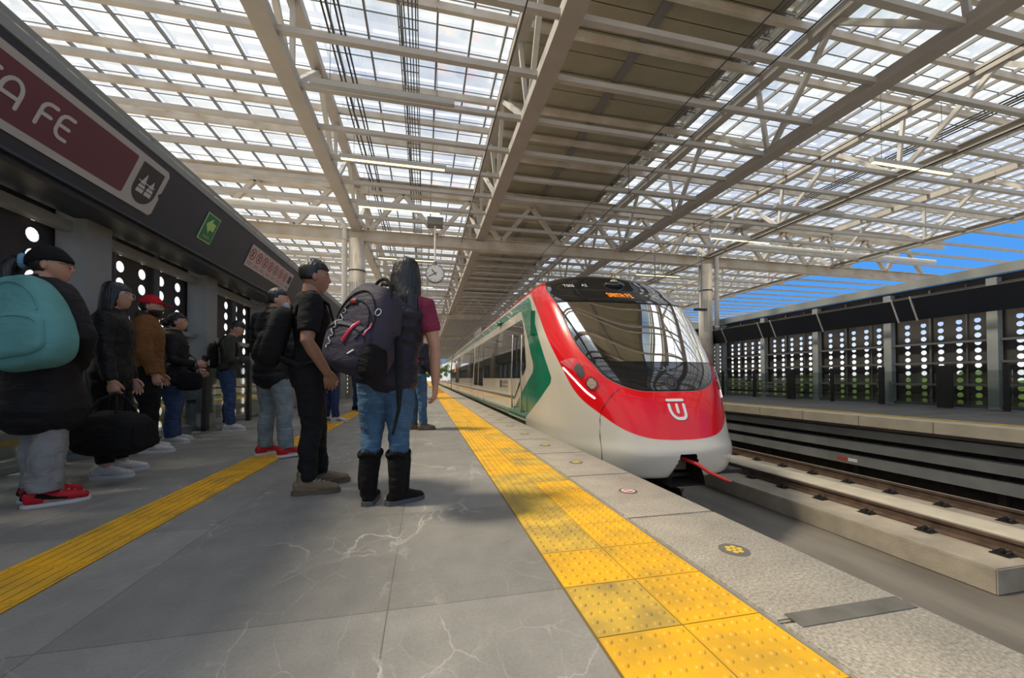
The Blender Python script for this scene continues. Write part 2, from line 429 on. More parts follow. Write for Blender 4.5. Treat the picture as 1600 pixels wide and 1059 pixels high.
# round floor markers set into the edge slabs
M['marker_rim'] = mat('grey marker rim', (.16, .14, .13), .5)
M['marker_yellow'] = mat('yellow marker', (.72, .50, .05), .5)
M['marker_red'] = mat('red marker', (.42, .05, .03), .5)
def marker(y, red, label):
    e = tag(empty('floor_marker', (1.41, y, 0)), label, 'floor marker', 'round markers on the edge slabs')
    fn = lambda u, v, w_: Vector((u, v, w_ + .0005))
    bm = bmesh.new(); prism(bm, disc2(0, 0, .066, 28), fn, .002); mesh_obj('rim', bm, M['marker_rim'], e)
    bm = bmesh.new(); prism(bm, disc2(0, 0, .052, 28), fn, .003); mesh_obj('disc', bm, M['marker_red'] if red else M['marker_rim'], e)
    bm = bmesh.new()
    if red:
        ring2(bm, 0, 0, .036, .045, fn, .004); prism(bm, [(-.03, -.008), (.03, -.008), (.03, .008), (-.03, .008)], fn, .004)
    else:
        for a in (0, 60, 120, 180, 240, 300):
            prism(bm, disc2(.028 * math.cos(R(a)), .028 * math.sin(R(a)), .013, 10), fn, .004)
        prism(bm, disc2(0, 0, .011, 10), fn, .004)
    mesh_obj('symbol', bm, M['white'] if red else M['marker_yellow'], e)
marker(1.56, False, 'round yellow and grey marker on the edge slab nearest the joint plate')
marker(2.53, True, 'round dark red marker on the second edge slab from the joint plate')
for i, nm in enumerate(('third', 'fourth', 'fifth', 'sixth', 'seventh', 'eighth', 'ninth', 'tenth')):
    marker(3.5 + .97 * i, False, 'small round yellow marker on the %s edge slab from the joint plate' % nm)

# ------------------------------------------------------------------ track pit
bm = bmesh.new(); box(bm, 1.3, 9.75, Y0 - 2, Y1 + 30, -1.7, -1.42); tag(mesh_obj('ground', bm, M['pit']), kind='structure')
bm = bmesh.new(); box(bm, -60, 70, -40, 200, -3.4, -3.2)
M['outside'] = mat('dusty outside ground', (.33, .30, .25), .9, var=.3, vscale=.4)
tag(mesh_obj('ground.001', bm, M['outside']), kind='structure')
pl = tag(empty('track_plinth', (0, 0, 0)), 'long concrete plinth with a squared near end carrying the empty track', 'track')
bm = bmesh.new(); box(bm, 5.70, 8.55, 2.83, Y1 + 20, -1.42, -1.15)
bmesh.ops.bevel(bm, geom=[e for e in bm.edges], offset=.012, segments=2, affect='EDGES'); mesh_obj('slab', bm, M['concrete'], pl)
bm = bmesh.new(); box(bm, 6.62, 7.22, 2.9, Y1 + 20, -1.15, -1.07); mesh_obj('centre_kerb', bm, M['concrete_light'], pl)
pl2 = tag(empty('track_plinth', (0, 0, 0)), 'short stub of concrete plinth beyond a gap beneath the rail ends', 'track')
bm = bmesh.new(); box(bm, 5.95, 8.55, -3., 2.35, -1.42, -1.15); mesh_obj('slab', bm, M['concrete'], pl2)
def rail_profile(x, base):
    return [(x - .07, base), (x + .07, base), (x + .07, base + .015), (x + .012, base + .035), (x + .012, base + .115), (x + .036, base + .125),
            (x + .036, base + .158), (x - .036, base + .158), (x - .036, base + .125), (x - .012, base + .115), (x - .012, base + .035), (x - .07, base + .015)]
clip0 = None
def rail(x, y0, y1, label, clips):
    global clip0
    e = tag(empty('rail', (x, 0, -1.148)), label, 'rail')
    bm = bmesh.new(); prism(bm, rail_profile(0, 0), lambda u, v, w_: Vector((u, y0 + w_, v)), y1 - y0); mesh_obj('rail_bar', bm, M['rail'], e)
    bm = bmesh.new(); box(bm, -.03, .03, y0, y1, .1582, .1590); mesh_obj('running_surface', bm, M['rail_top'], e)
    if clip0 is None:
        bm = bmesh.new(); box(bm, -.21, .21, -.08, .08, 0, .012)
        for s in (-1, 1):
            loft(bm, [(s * .19, -.05, .03), (s * .12, -.055, .05), (s * .075, -.03, .045), (s * .085, 0, .03), (s * .12, .03, .05), (s * .19, .05, .03)], [.011] * 6, n=6)
            cyl(bm, (s * .15, 0, .01), .018, .06, 8); cyl(bm, (s * .15, 0, .04), .03, .014, 6)
        clip0 = mesh_obj('rail_clip', bm, M['black'], e); clip0.location = (0, clips[0], .0)
        rest = clips[1:]
    else: rest = clips
    for y in rest:
        c = clip0.copy(); COL.objects.link(c); c.parent = e; c.location = (0, y, 0)
cl_ = [3.05 + .68 * i for i in range(24)]
rail(6.38, -2., Y1 + 10, 'rusty rail of the empty track nearer the train with bright worn head', cl_)
rail(7.86, -2., Y1 + 10, 'rusty rail of the empty track beside the opposite platform', cl_)
rail(2.60, 5.6, Y1 + 10, 'rail under the train on the platform side', [6. + .7 * i for i in range(4)])
rail(4.08, 5.6, Y1 + 10, 'rail under the train away from the platform', [6. + .7 * i for i in range(4)])

# ------------------------------------------------------------------ opposite platform
bm = bmesh.new(); box(bm, 9.3, 14.6, Y0, Y1 + 10, -.30, -.02)
M['far_floor'] = mat('grey far platform paving', (.135, .125, .115), .6, var=.35, vscale=1.3, stretch=(.3, 2.2, 1), detail=6)
f2 = tag(mesh_obj('floor.001', bm, M['far_floor']), kind='structure')
first = None
for k in range(60):
    ya = Y0 + 1.25 * k
    if first is None:
        bm = bmesh.new(); box(bm, 9.0, 9.42, .006, 1.244, -.21, 0)
        bmesh.ops.bevel(bm, geom=[e for e in bm.edges], offset=.008, segments=2, affect='EDGES')
        first = mesh_obj('edge_slab', bm, M['concrete_light'], f2); first.location.y = ya
    else:
        c = first.copy(); COL.objects.link(c); c.location.y = ya
bm = bmesh.new(); box(bm, 9.42, 9.95, Y0, Y1, -.022, -.008)
o = tag(mesh_obj('tactile_paving', bm, M['yellow_worn']), 'narrow yellow tactile strip along the edge of the opposite platform', 'tactile paving')
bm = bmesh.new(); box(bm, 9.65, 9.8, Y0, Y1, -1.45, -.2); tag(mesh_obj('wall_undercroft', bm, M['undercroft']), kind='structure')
for (z1, z0, nm) in ((-.33, -.50, 'uppermost'), (-.61, -.80, 'middle'), (-.93, -1.12, 'lowest')):
    e = tag(empty('guard_beam', (9.4, 0, z0)), '%s of three grey steel beams running under the opposite platform edge' % nm, 'beam', 'grey beams under the opposite platform')
    bm = bmesh.new(); box(bm, -.09, .0, Y0, Y1, 0, z1 - z0); mesh_obj('beam_web', bm, M['guard'], e)
    bm = bmesh.new(); box(bm, -.02, .16, Y0, Y1, z1 - z0 - .01, z1 - z0 + .005); mesh_obj('beam_flange', bm, M['fascia_trim'], e)
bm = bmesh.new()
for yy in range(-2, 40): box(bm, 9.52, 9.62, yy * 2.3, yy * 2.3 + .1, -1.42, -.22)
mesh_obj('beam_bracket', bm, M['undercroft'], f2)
e = tag(empty('beam_tag', (9.305, 6.95, -1.06)), 'small red and white tag stuck on the lowest grey beam', 'tag')
bm = bmesh.new(); box(bm, -.004, 0, 0, .22, 0, .07); mesh_obj('red_half', bm, mat('red tag', (.5, .06, .03), .5), e)
bm = bmesh.new(); box(bm, -.004, 0, -.2, -.01, 0, .07); mesh_obj('white_half', bm, M['white'], e)

# ------------------------------------------------------------------ perforated side walls
def hole_cell(bm, fn, u0, u1, v0, v1, cu, cv, r, t, n=12):
    """square cell with a round hole, through thickness t"""
    out, inn = [], []
    for k in range(n):
        a = 2 * PI * (k + .5) / n; c, s = math.cos(a), math.sin(a)
        m_ = 1 / max(abs(c), abs(s))
        hu = (u1 - cu) if c > 0 else (cu - u0); hv = (v1 - cv) if s > 0 else (cv - v0)
        out.append((cu + max(-1, min(1, c * m_)) * hu, cv + max(-1, min(1, s * m_)) * hv)); inn.append((cu + r * c, cv + r * s))
    # put the corners in
    def near(p):
        return min(range(n), key=lambda i: (out[i][0] - p[0]) ** 2 + (out[i][1] - p[1]) ** 2)
    for p in ((u0, v0), (u1, v0), (u1, v1), (u0, v1)): out[near(p)] = p
    A = [bm.verts.new(fn(u, v, 0)) for u, v in out]; B = [bm.verts.new(fn(u, v, 0)) for u, v in inn]; C = [bm.verts.new(fn(u, v, t)) for u, v in inn]
    for k in range(n):
        j = (k + 1) % n
        bm.faces.new((A[k], A[j], B[j], B[k])); bm.faces.new((B[k], B[j], C[j], C[k]))
def perforated(name, fn, y0, y1, z0, z1, ucols, rows_z, r, parent, m):
    bm = bmesh.new()
    cols = [u for u in ucols if y0 < u < y1]
    ub = [y0] + [(a + b) / 2 for a, b in zip(cols, cols[1:])] + [y1]
    zb = [z0] + [(a + b) / 2 for a, b in zip(rows_z, rows_z[1:])] + [z1]
    for i, u in enumerate(cols):
        for j, z in enumerate(rows_z):
            hole_cell(bm, fn, ub[i], ub[i + 1], zb[j], zb[j + 1], u, z, r, .004, n=12)
    return mesh_obj(name, bm, m, parent, recalc=False)
rows_z = [.14 + .2 * i for i in range(15)]
def side_wall(name, X, sgn, ycent, BAY, ztop, rails, pw=.13, pd=.16):
    wall = tag(empty(name, (X, 0, 0)), kind='structure')
    fn = lambda u, v, w_: Vector((-sgn * w_, u, v))
    nb = int((Y1 - Y0) / BAY)
    base = None
    y_first = ycent - BAY * math.ceil((ycent - Y0) / BAY)
    offs = [BAY * f for f in (.17, .33, .5, .67, .84)]
    for k in range(nb):
        ya = y_first + k * BAY
        if base is None:
            base = perforated('perforated_panel', fn, .0, BAY, .0, ztop, offs, [z for z in rows_z if z < ztop - .1], .068, wall, M['panel']); base.location = (sgn * .16, ya, 0)
            bm = bmesh.new(); box(bm, -pw, pw, -pd, pd, 0, ztop); post = mesh_obj('post', bm, M['post'], wall); post.location = (0, ya, 0)
            bm = bmesh.new()
            box(bm, -.022, .022, -.022, .022, 0, ztop); mull = mesh_obj('mullion', bm, M['post_dark'], wall); mull.location = (sgn * .1, ya + BAY * .585, 0)
            m2 = mull.copy(); COL.objects.link(m2); m2.location = (sgn * .1, ya + BAY * .25, 0); m2.scale = (.5, .5, 1)
        else:
            for o, dy, dx in ((base, 0, sgn * .16), (post, 0, 0), (mull, BAY * .585, sgn * .1)):
                c = o.copy(); COL.objects.link(c); c.location = (dx, ya + dy, 0)
            c = m2.copy(); COL.objects.link(c); c.location = (sgn * .1, ya + BAY * .25, 0)
    for (z, h, mm) in rails:
        bm = bmesh.new(); box(bm, sgn * .04 - .05, sgn * .04 + .05, Y0, Y1, z - h / 2, z + h / 2); mesh_obj('rail', bm, M[mm], wall)
    return wall
wl = side_wall('wall_left', -3.42, -1, 4.87, 2.2, 3.35, ((.05, .1, 'post'), (.45, .05, 'post_dark'), (1.45, .06, 'post'), (2.30, .10, 'post')))
wr = side_wall('wall_right', 14.15, 1, 6.98, 2.3, 3.35, ((.05, .1, 'post_dark'), (.62, .06, 'post_dark'), (1.22, .06, 'post_dark'), (1.78, .06, 'post_dark'), (3.56, .24, 'fascia_trim'), (3.18, .1, 'panel')), .09, .10)
bm = bmesh.new(); box(bm, .18, .22, Y0, Y1, 2.4, 3.45); mesh_obj('back_sheet', bm, M['panel'], wr)
bm = bmesh.new(); box(bm, .165, .172, Y0, Y1, 1.25, 1.75)
# fascias: tilted dark bands carrying the signs
def fascia(name, xb, zb, xt, zt, m, parent_kind=True):
    bm = bmesh.new(); d = Vector((xt - xb, 0, zt - zb)); nrm = Vector((d.z, 0, -d.x)).normalized() * .03 * (1 if xb < 0 else -1)
    pts = [Vector((xb, 0, zb)), Vector((xt, 0, zt)), Vector((xt, 0, zt)) - nrm, Vector((xb, 0, zb)) - nrm]
    a = [bm.verts.new(p + Vector((0, Y0, 0))) for p in pts]; b = [bm.verts.new(p + Vector((0, Y1, 0))) for p in pts]
    bm.faces.new(a); bm.faces.new(b[::-1])
    for i in range(4): bm.faces.new((a[i], a[(i + 1) % 4], b[(i + 1) % 4], b[i]))
    return tag(mesh_obj(name, bm, m), kind='structure')
FB, FT = (-2.87, 2.41), (-2.62, 3.02)
fl_ = fascia('trim_1', *FB, *FT, M['fascia'])
bm = bmesh.new(); box(bm, -3.45, -2.60, Y0, Y1, 3.02, 3.10); mesh_obj('top_channel', bm, M['fascia_trim'], fl_)
bm = bmesh.new(); box(bm, -3.40, -2.86, Y0, Y1, 2.39, 2.415); mesh_obj('soffit', bm, M['fascia'], fl_)
bm = bmesh.new(); box(bm, -3.0, -2.90, Y0, Y1, 2.33, 2.39); mesh_obj('lower_channel', bm, M['black'], fl_)
bm = bmesh.new()
for i in range(40): beam(bm, (-2.63, Y0 + 2 * i, 3.16), (-2.63, Y0 + 2 * i + 1.98, 3.16), .03, .03); beam(bm, (-2.63, Y0 + 2 * i, 3.1), (-2.63, Y0 + 2 * i, 3.16), .02, .02, (1, 0, 0))
mesh_obj('cable_conduit', bm, M['fascia_trim'], fl_)
fr_ = fascia('trim_2', 13.75, 2.46, 13.45, 3.05, M['navy_banner'])
for i, yy in enumerate((4.2, 6.05, 8.3, 8.75, 11.0, 12.9, 13.5, 15.5, 17.6, 19.8)):
    bm = bmesh.new(); beam(bm, (13.42, yy, 3.10), (13.72, yy, 2.44), .035, .03); mesh_obj('stay_rod', bm, M['steel'], fr_)
# glass balustrades in front of the perforated walls
def balustrade(X, ys, label, sgn, wide):
    e = tag(empty('glass_balustrade', (X, 0, 0)), label, 'balustrade')
    for i, y in enumerate(ys):
        wd = wide[i % len(wide)]
        bm = bmesh.new(); box(bm, -.03, .03, -wd / 2, wd / 2, 0, 1.14); o = mesh_obj('upright', bm, M['black'], e); o.location = (0, y, 0)
        if i + 1 < len(ys):
            bm = bmesh.new(); box(bm, -.006, .006, y + wd / 2 + .02, ys[i + 1] - .1, .08, 1.0); mesh_obj('glass_pane', bm, M['clear_glass'], e)
balustrade(13.75, [4.9, 6.6, 7.75, 9.25, 10.75, 12.3, 14.0, 15.8, 17.6, 19.4], 'glass balustrade with black uprights along the opposite perforated wall', 1, (.14, .1, .32))
balustrade(-3.235, [1.4, 3.2, 5.0, 6.8, 8.3, 9.6, 11.4, 13.2, 15.], 'low glass balustrade with black uprights behind the waiting queue', -1, (.1,))
# ------------------------------------------------------------------ canopy
ZB, ZT, ZP, ZG = 6.6, 8.45, 8.62, 8.92        # bottom chord, top chord, purlin, glass
XL, XR = -13., 29.2
roof = tag(empty('ceiling', (0, 0, 0)), kind='structure')
YT = [16.4 - 19.65, 16.4, 16.4 + 19.65, 16.4 + 39.3, 16.4 + 58.95, 112.]     # transverse trusses
# longitudinal truss girders
GX = [(-9.2, -9.2, .30), (-2.62, -2.62, .34), (2.3, 2.1, .36), (8.9, 8.6, .34), (13.45, 13.7, .26), (21.1, 21.1, .26)]
for gi, (xb, xt, wd) in enumerate(GX):
    bm = bmesh.new()
    ibeam(bm, (xb, Y0, ZB + .09), (xb, Y1, ZB + .09), wd, .20, .03) if gi in (0, 4, 5) else box(bm, xb - wd / 2, xb + wd / 2, Y0, Y1, ZB, ZB + .22)
    mesh_obj('bottom_chord', bm, M['girder'], roof)
    bm = bmesh.new(); box(bm, xt - .13, xt + .13, Y0, Y1, ZT - .02, ZT + .2); mesh_obj('top_chord', bm, M['girder'], roof)
    bm = bmesh.new(); y = 16.4 - 19.65
    st = 3.93; k = 0
    while y < Y1:
        beam(bm, (xb, y, ZB + .1), (xt, y + st / 2, ZT + .05), .11, .11); beam(bm, (xt, y + st / 2, ZT + .05), (xb, y + st, ZB + .1), .11, .11)
        beam(bm, (xb, y, ZB + .1), (xt, y, ZT + .05), .09, .09)
        y += st
    mesh_obj('truss_web', bm, M['steel'], roof)
# transverse trusses over the columns
for ty in YT[1:]:
    bm = bmesh.new()
    ibeam(bm, (XL, ty, ZB - .15), (XR, ty, ZB - .15), .32, .46, .03); mesh_obj('cross_beam', bm, M['steel_up'], roof)
    bm = bmesh.new(); ibeam(bm, (XL, ty, ZT + .05), (XR, ty, ZT + .05), .30, .50, .03); mesh_obj('cross_beam', bm, M['steel_up'], roof)
    bm = bmesh.new(); x = XL
    while x < XR - 2:
        beam(bm, (x, ty, ZB + .05), (x + 1.35, ty, ZT - .15), .16, .16, (0, 1, 0)); beam(bm, (x + 1.35, ty, ZT - .15), (x + 2.7, ty, ZB + .05), .16, .16, (0, 1, 0)); x += 2.7
    mesh_obj('truss_web', bm, M['steel_up'], roof)
    bm = bmesh.new(); tube(bm, [(XL, ty - .55, ZB + .62), (-3.6, ty - .55, ZB + .55)], .11, 12); mesh_obj('drain_pipe', bm, M['pipe'], roof)
    bm = bmesh.new(); tube(bm, [(14.8, ty - .55, ZB + .62), (27.5, ty - .55, ZB + .62)], .11, 12); mesh_obj('drain_pipe', bm, M['pipe'], roof)
# joists at the bottom chord, purlins under the glass
bm = bmesh.new(); box(bm, XL, XR, -.055, .055, -.0, .10); J = mesh_obj('joist', bm, M['steel'], roof)
bm = bmesh.new(); box(bm, XL, XR, -.05, .05, 0, .17); Pn = mesh_obj('purlin', bm, M['steel_up'], roof)
nj = int((Y1 - Y0) / 1.31)
ys = [16.4 + 1.31 * (k - 15) for k in range(1, nj)]
ys = [y for y in ys if all(abs(y - t_) > .5 for t_ in YT)]
for i, y in enumerate(ys):
    a, b = (J, Pn) if i == 0 else (J.copy(), Pn.copy())
    if i: COL.objects.link(a); COL.objects.link(b)
    a.location = (0, y, ZB + .06); b.location = (0, y - .22, ZP)
# glazing bars
GXs = []
x = XL
while x < XR:
    if not 2.55 < x < 7.6: GXs.append(x)
    x += .78
bm = bmesh.new(); box(bm, -.022, .022, Y0, Y1, 0, .09); gb = mesh_obj('glazing_bar', bm, M['bar'], roof)
for i, x in enumerate(GXs):
    o = gb if i == 0 else gb.copy()
    if i: COL.objects.link(o)
    o.location = (x, 0, ZG - .13)
bm = bmesh.new(); y = Y0
while y < Y1: box(bm, XL, XR, y, y + .018, ZG - .04, ZG - .02); y += .655
mesh_obj('cross_glazing_bars', bm, M['bar'], roof)
for (a, b, mt) in ((XL, 2.35, 'roof_glass'), (7.62, 8.25, 'roof_edge_glass'), (8.25, XR, 'roof_glass')):
    bm = bmesh.new(); v = [bm.verts.new(p) for p in ((a, Y0, ZG), (b, Y0, ZG), (b, Y1, ZG), (a, Y1, ZG))]; bm.faces.new(v)
    mesh_obj('roof_glazing', bm, M[mt], roof)
for (a, b) in ((2.35, 4.98), (5.16, 7.62)):
    bm = bmesh.new(); box(bm, a, b, Y0, Y1, ZP + .26, ZP + .30); mesh_obj('roof_sheet', bm, M['brown'], roof)
bm = bmesh.new(); box(bm, 4.96, 5.18, Y0, Y1, ZP + .19, ZP + .34); mesh_obj('roof_gutter', bm, M['bar'], roof)
bm = bmesh.new(); box(bm, 7.58, 7.68, Y0, Y1, ZP + .20, ZP + .36); box(bm, 8.2, 8.28, Y0, Y1, ZP + .26, ZP + .36); mesh_obj('roof_gutter', bm, M['bar'], roof)
# columns
for (cx, nm) in ((-2.62, 'l'), (13.33, 'r')):
    for i, ty in enumerate(YT[1:-1]):
        c = tag(empty('column', (cx, ty, 0)), kind='structure')
        bm = bmesh.new(); cyl(bm, (0, 0, -.02), .31, ZB - .3, 32); mesh_obj('shaft', bm, M['steel_up'], c, smooth=True)
        bm = bmesh.new()
        for a in range(-50, 20, 14):
            an = R(-90 + a); cyl(bm, (.315 * math.cos(an), .315 * math.sin(an), 3.0), .011, 1.55, 6)
        mesh_obj('conduit', bm, M['post'], c)
        bm = bmesh.new(); cyl(bm, (0, 0, 5.0), .322, .05, 32); mesh_obj('strap', bm, M['black'], c)
        bm = bmesh.new(); cyl(bm, (0, 0, -.02), .335, .06, 32); mesh_obj('base_plate', bm, M['post'], c)
def downpipe(x, y, z0, label):
    bm = bmesh.new(); tube(bm, [(-.5, 0, ZB + .6), (-.16, 0, ZB + .45), (0, 0, ZB + .2), (0, 0, z0)] if x < 0 else [(.5, 0, ZB + .6), (.16, 0, ZB + .45), (0, 0, ZB + .2), (0, 0, z0)], .105, 14)
    e = tag(empty('drainpipe', (x, y, 0)), label, 'pipe')
    mesh_obj('pipe', bm, M['pipe'], e, smooth=True)
    bm = bmesh.new()
    for z in (5.6, 3.2): cyl(bm, (0, 0, z), .125, .12, 14)
    mesh_obj('collar', bm, M['pipe'], e, smooth=True)
downpipe(-3.08, 16.35, .0, 'white drainpipe beside the round column behind the waiting men')
downpipe(13.88, 16.3, -.02, 'white drainpipe beside the round column beyond the train')
# hanging lamps
def lamp(x0, y, on, label, group=None, L=2.72, z=6.48):
    e = tag(empty('tube_lamp', (x0, y, z)), label, 'lamp', group)
    bm = bmesh.new(); box(bm, 0, L, -.055, .055, 0, .11); mesh_obj('housing', bm, M['tube_off'], e)
    bm = bmesh.new(); box(bm, .04, L - .04, -.04, .04, -.015, 0); mesh_obj('tube', bm, M['led_tube'] if on else M['tube_off'], e)
    bm = bmesh.new(); tube(bm, [(.35, 0, .11), (.35, 0, 2.0)], .006, 6); mesh_obj('hanger', bm, M['black'], e)
    bm = bmesh.new(); tube(bm, [(L - .35, 0, .11), (L - .35, 0, 2.0)], .006, 6); mesh_obj('hanger', bm, M['black'], e)
    return e
lamp(-2.14, 7.99, False, 'unlit grey tube lamp nearest in the row above the waiting area', z=6.38)
lamp(-2.16, 10.72, True, 'lit yellow tube lamp just beyond the unlit one above the waiting area')
lamp(-2.18, 13.62, True, 'lit yellow tube lamp closest to the hanging clock above the waiting area')
for i in range(8): lamp(-2.18, 19.3 + 2.8 * i, i % 2 == 0, 'thin tube lamp high above the platform beyond the hanging clock', 'tube lamps beyond the cross truss')
lamp(11.45, 7.85, True, 'lit yellow tube lamp nearest above the opposite platform', L=2.9)
lamp(11.4, 10.7, False, 'unlit grey tube lamp above the opposite platform', L=2.9)
lamp(11.3, 13.6, True, 'lit yellow tube lamp beside the round column of the opposite platform', L=2.9)
for i in range(6): lamp(11.3, 19.3 + 2.8 * i, True, 'thin tube lamp above the opposite platform beyond the round column', 'tube lamps over the opposite platform')
# loose cables and overhead wires
def cable(name, pts, r, label, cat, m='black', group=None):
    bm = bmesh.new(); tube(bm, pts, r, 6); return tag(mesh_obj(name, bm, M[m]), label, cat, group)
for k, x in enumerate((-2.05, -1.95, -1.78, -1.70, -.52, -.44, -.36, -.28, -.20)):
    pts = [(x + .02 * math.sin(i * 1.7 + k), Y0 + 2.5 * i, 8.30 + .03 * math.sin(i * .9 + k)) for i in range(30)]
    cable('roof_cable', pts, .013 if k > 3 else .022, 'black cable running lengthwise under the glass roof above the waiting people', 'cable', group='cables under the glass roof')
bm = bmesh.new()
for i in range(120): box(bm, -.56, -.16, Y0 + .6 * i, Y0 + .6 * i + .02, 8.26, 8.28)
for x in (-.56, -.16): box(bm, x - .012, x + .012, Y0, Y1, 8.26, 8.33)
tag(mesh_obj('cable_tray', bm, M['bar']), 'ladder type cable tray carrying black cables under the glass roof', 'cable tray')
for k, x in enumerate((14.7, 14.85, 15.0, 15.15)):
    cable('roof_cable', [(x, Y0 + 8 * i, 8.0) for i in range(10)], .02, 'black cable running above the opposite platform', 'cable', group='cables above the opposite platform')
cable('contact_wire', [(3.33, Y0 + 8 * i, 3.9) for i in range(11)], .008, 'thin contact wire directly above the train', 'wire')
cable('messenger_wire', [(3.33, Y0 + 8 * i, 4.4) for i in range(11)], .008, 'thin upper wire holding the contact wire over the train', 'wire')
for i, y in enumerate((5.9, 11.5, 17.)):
    cable('dropper', [(3.33, y, 3.9), (3.33, y, 4.4)], .006, 'short vertical dropper between the two overhead wires of the train', 'wire', group='droppers over the train')
cable('contact_wire', [(7.17, Y0 + 8 * i, 3.9) for i in range(11)], .008, 'thin contact wire above the empty track', 'wire')
cable('messenger_wire', [(7.17, Y0 + 8 * i, 4.9) for i in range(11)], .008, 'thin upper wire above the empty track', 'wire')
cable('suspended_wire', [(1.5, Y0 + 8 * i, 6.5) for i in range(11)], .012, 'long black wire beneath the roof on the platform side of the train', 'wire')
e = tag(empty('wire_support', (10.2, 15.8, 0)), 'thin vertical support hanging from the roof over the far track', 'support')
bm = bmesh.new(); tube(bm, [(0, 0, 5.2), (0, 0, ZB)], .03, 8); mesh_obj('rod', bm, M['post'], e)
bm = bmesh.new(); box(bm, -.22, .22, -.05, .05, 5.12, 5.2); mesh_obj('foot_plate', bm, M['post'], e)
e = tag(empty('wire_support', (12.4, 15.6, 0)), 'double grey rods with a small plate hanging beside the opposite round column', 'support')
for x in (-.08, .08):
    bm = bmesh.new(); tube(bm, [(x, 0, 4.0), (x, 0, ZB)], .022, 8); mesh_obj('rod', bm, M['post'], e)
bm = bmesh.new(); box(bm, -.3, .3, -.08, .08, 3.9, 4.0); mesh_obj('foot_plate', bm, M['black'], e)
# ------------------------------------------------------------------ clock
ck = tag(empty('hanging_clock', (.36, 14.2, 0)), 'round white station clock hanging on a pole from the cross beam', 'clock')
bm = bmesh.new(); tube(bm, [(0, 0, 4.95), (0, 0, 6.35)], .035, 10); mesh_obj('pole', bm, M['white'], ck)
bm = bmesh.new(); box(bm, -.28, .28, -.22, .22, 6.25, 6.5); mesh_obj('mounting_box', bm, M['bar'], ck)
bm = bmesh.new(); cyl(bm, (0, 0, 4.88), .07, .08, 10); mesh_obj('joint', bm, M['bar'], ck)
face_fn = lambda u, v, w_: Vector((u, -.075 - w_, 4.53 + v))
bm = bmesh.new(); cyl(bm, (0, -.075, 4.53), .335, .15, 40, 'Y'); mesh_obj('case', bm, M['bar'], ck, smooth=False)
bm = bmesh.new(); prism(bm, disc2(0, 0, .30, 40), face_fn, .006); mesh_obj('dial', bm, mat('clock dial', (.86, .86, .85), .4), ck)
bm = bmesh.new()
for k in range(12):
    a = R(30 * k); c, s = math.sin(a), math.cos(a); L = .06 if k % 3 == 0 else .04
    stroke(bm, [(c * (.285 - L), s * (.285 - L)), (c * .28, s * .28)], .016, lambda u, v, w_: face_fn(u, v, w_ + .006), .003, n=4)
mesh_obj('hour_marks', bm, M['post'], ck)
bm = bmesh.new(); stroke(bm, [(.03, -.05), (-.11, .13)], .035, lambda u, v, w_: face_fn(u, v, w_ + .010), .003, n=6); mesh_obj('hour_hand', bm, M['black'], ck)
bm = bmesh.new(); stroke(bm, [(.06, .035), (-.225, -.115)], .024, lambda u, v, w_: face_fn(u, v, w_ + .014), .003, n=6); mesh_obj('minute_hand', bm, M['black'], ck)
# ------------------------------------------------------------------ signs on the fascia (plane leans out towards the platform)
fd = Vector((FT[0] - FB[0], 0, FT[1] - FB[1])); FL = fd.length; fd.normalize(); fn_ = Vector((fd.z, 0, -fd.x))
def fasc(u, v, w_): return Vector((FB[0], u, FB[1])) + fd * v + fn_ * (w_ + .004)
M['sign_grey'] = mat('pale grey sign', (.42, .41, .39), .5)
M['sign_maroon'] = mat('maroon sign', (.125, .035, .05), .5)
M['sign_letter'] = mat('sign letters', (.50, .49, .48), .5)
M['sign_dark'] = mat('dark shield', (.035, .037, .042), .5)
sg = tag(empty('station_sign', (0, 0, 0)), 'long maroon station name sign with grey border and temple pictogram on the fascia', 'sign')
VB, VT = .10, .60
def rrect(u0, u1, v0, v1, r, n=5):
    return arc2(u1 - r, v0 + r, r, r, -90, 0, n) + arc2(u1 - r, v1 - r, r, r, 0, 90, n) + arc2(u0 + r, v1 - r, r, r, 90, 180, n) + arc2(u0 + r, v0 + r, r, r, 180, 270, n)
SE = 4.80
bm = bmesh.new(); prism(bm, [(1.0, VB), (SE - .03, VB), (SE, VB + .03), (SE, VB + .20), (SE - .035, VB + .235), (SE, VB + .27), (SE, VT - .04), (SE - .04, VT), (1.0, VT)], fasc, .012)
mesh_obj('panel', bm, M['sign_grey'], sg)
bm = bmesh.new(); prism(bm, rrect(1.04, 4.36, VB + .06, VT - .055, .02), fasc, .015); mesh_obj('name_field', bm, M['sign_maroon'], sg)
bm = bmesh.new()
sd = lambda u, v, w_: fasc(u, v, w_ + .014)
uc = SE - .215
prism(bm, [(uc - .15, VT - .06)] + [(uc - .15, VB + .20)] + arc2(uc, VB + .20, .15, .145, 180, 360, 12) + [(uc + .15, VT - .06)], sd, .002)
mesh_obj('shield', bm, M['sign_dark'], sg)
bm = bmesh.new(); ic = lambda u, v, w_: fasc(u, v, w_ + .018)
for (o, h) in ((-.055, .20), (.055, .17)):
    b0 = VB + .15
    prism(bm, [(uc + o - .035, b0 + .09), (uc + o + .03, b0 + .09), (uc + o + .012, b0 + h)], ic, .002)
    prism(bm, [(uc + o - .045, b0 + .05), (uc + o + .045, b0 + .05), (uc + o + .038, b0 + .08), (uc + o - .038, b0 + .08)], ic, .002)
    prism(bm, [(uc + o - .05, b0), (uc + o + .04, b0), (uc + o + .045, b0 + .04), (uc + o - .045, b0 + .04)], ic, .002)
prism(bm, [(uc - .12, b0 + .105), (uc + .1, b0 + .105), (uc + .1, b0 + .115), (uc - .12, b0 + .115)], ic, .003)
mesh_obj('temple_pictogram', bm, M['sign_letter'], sg)
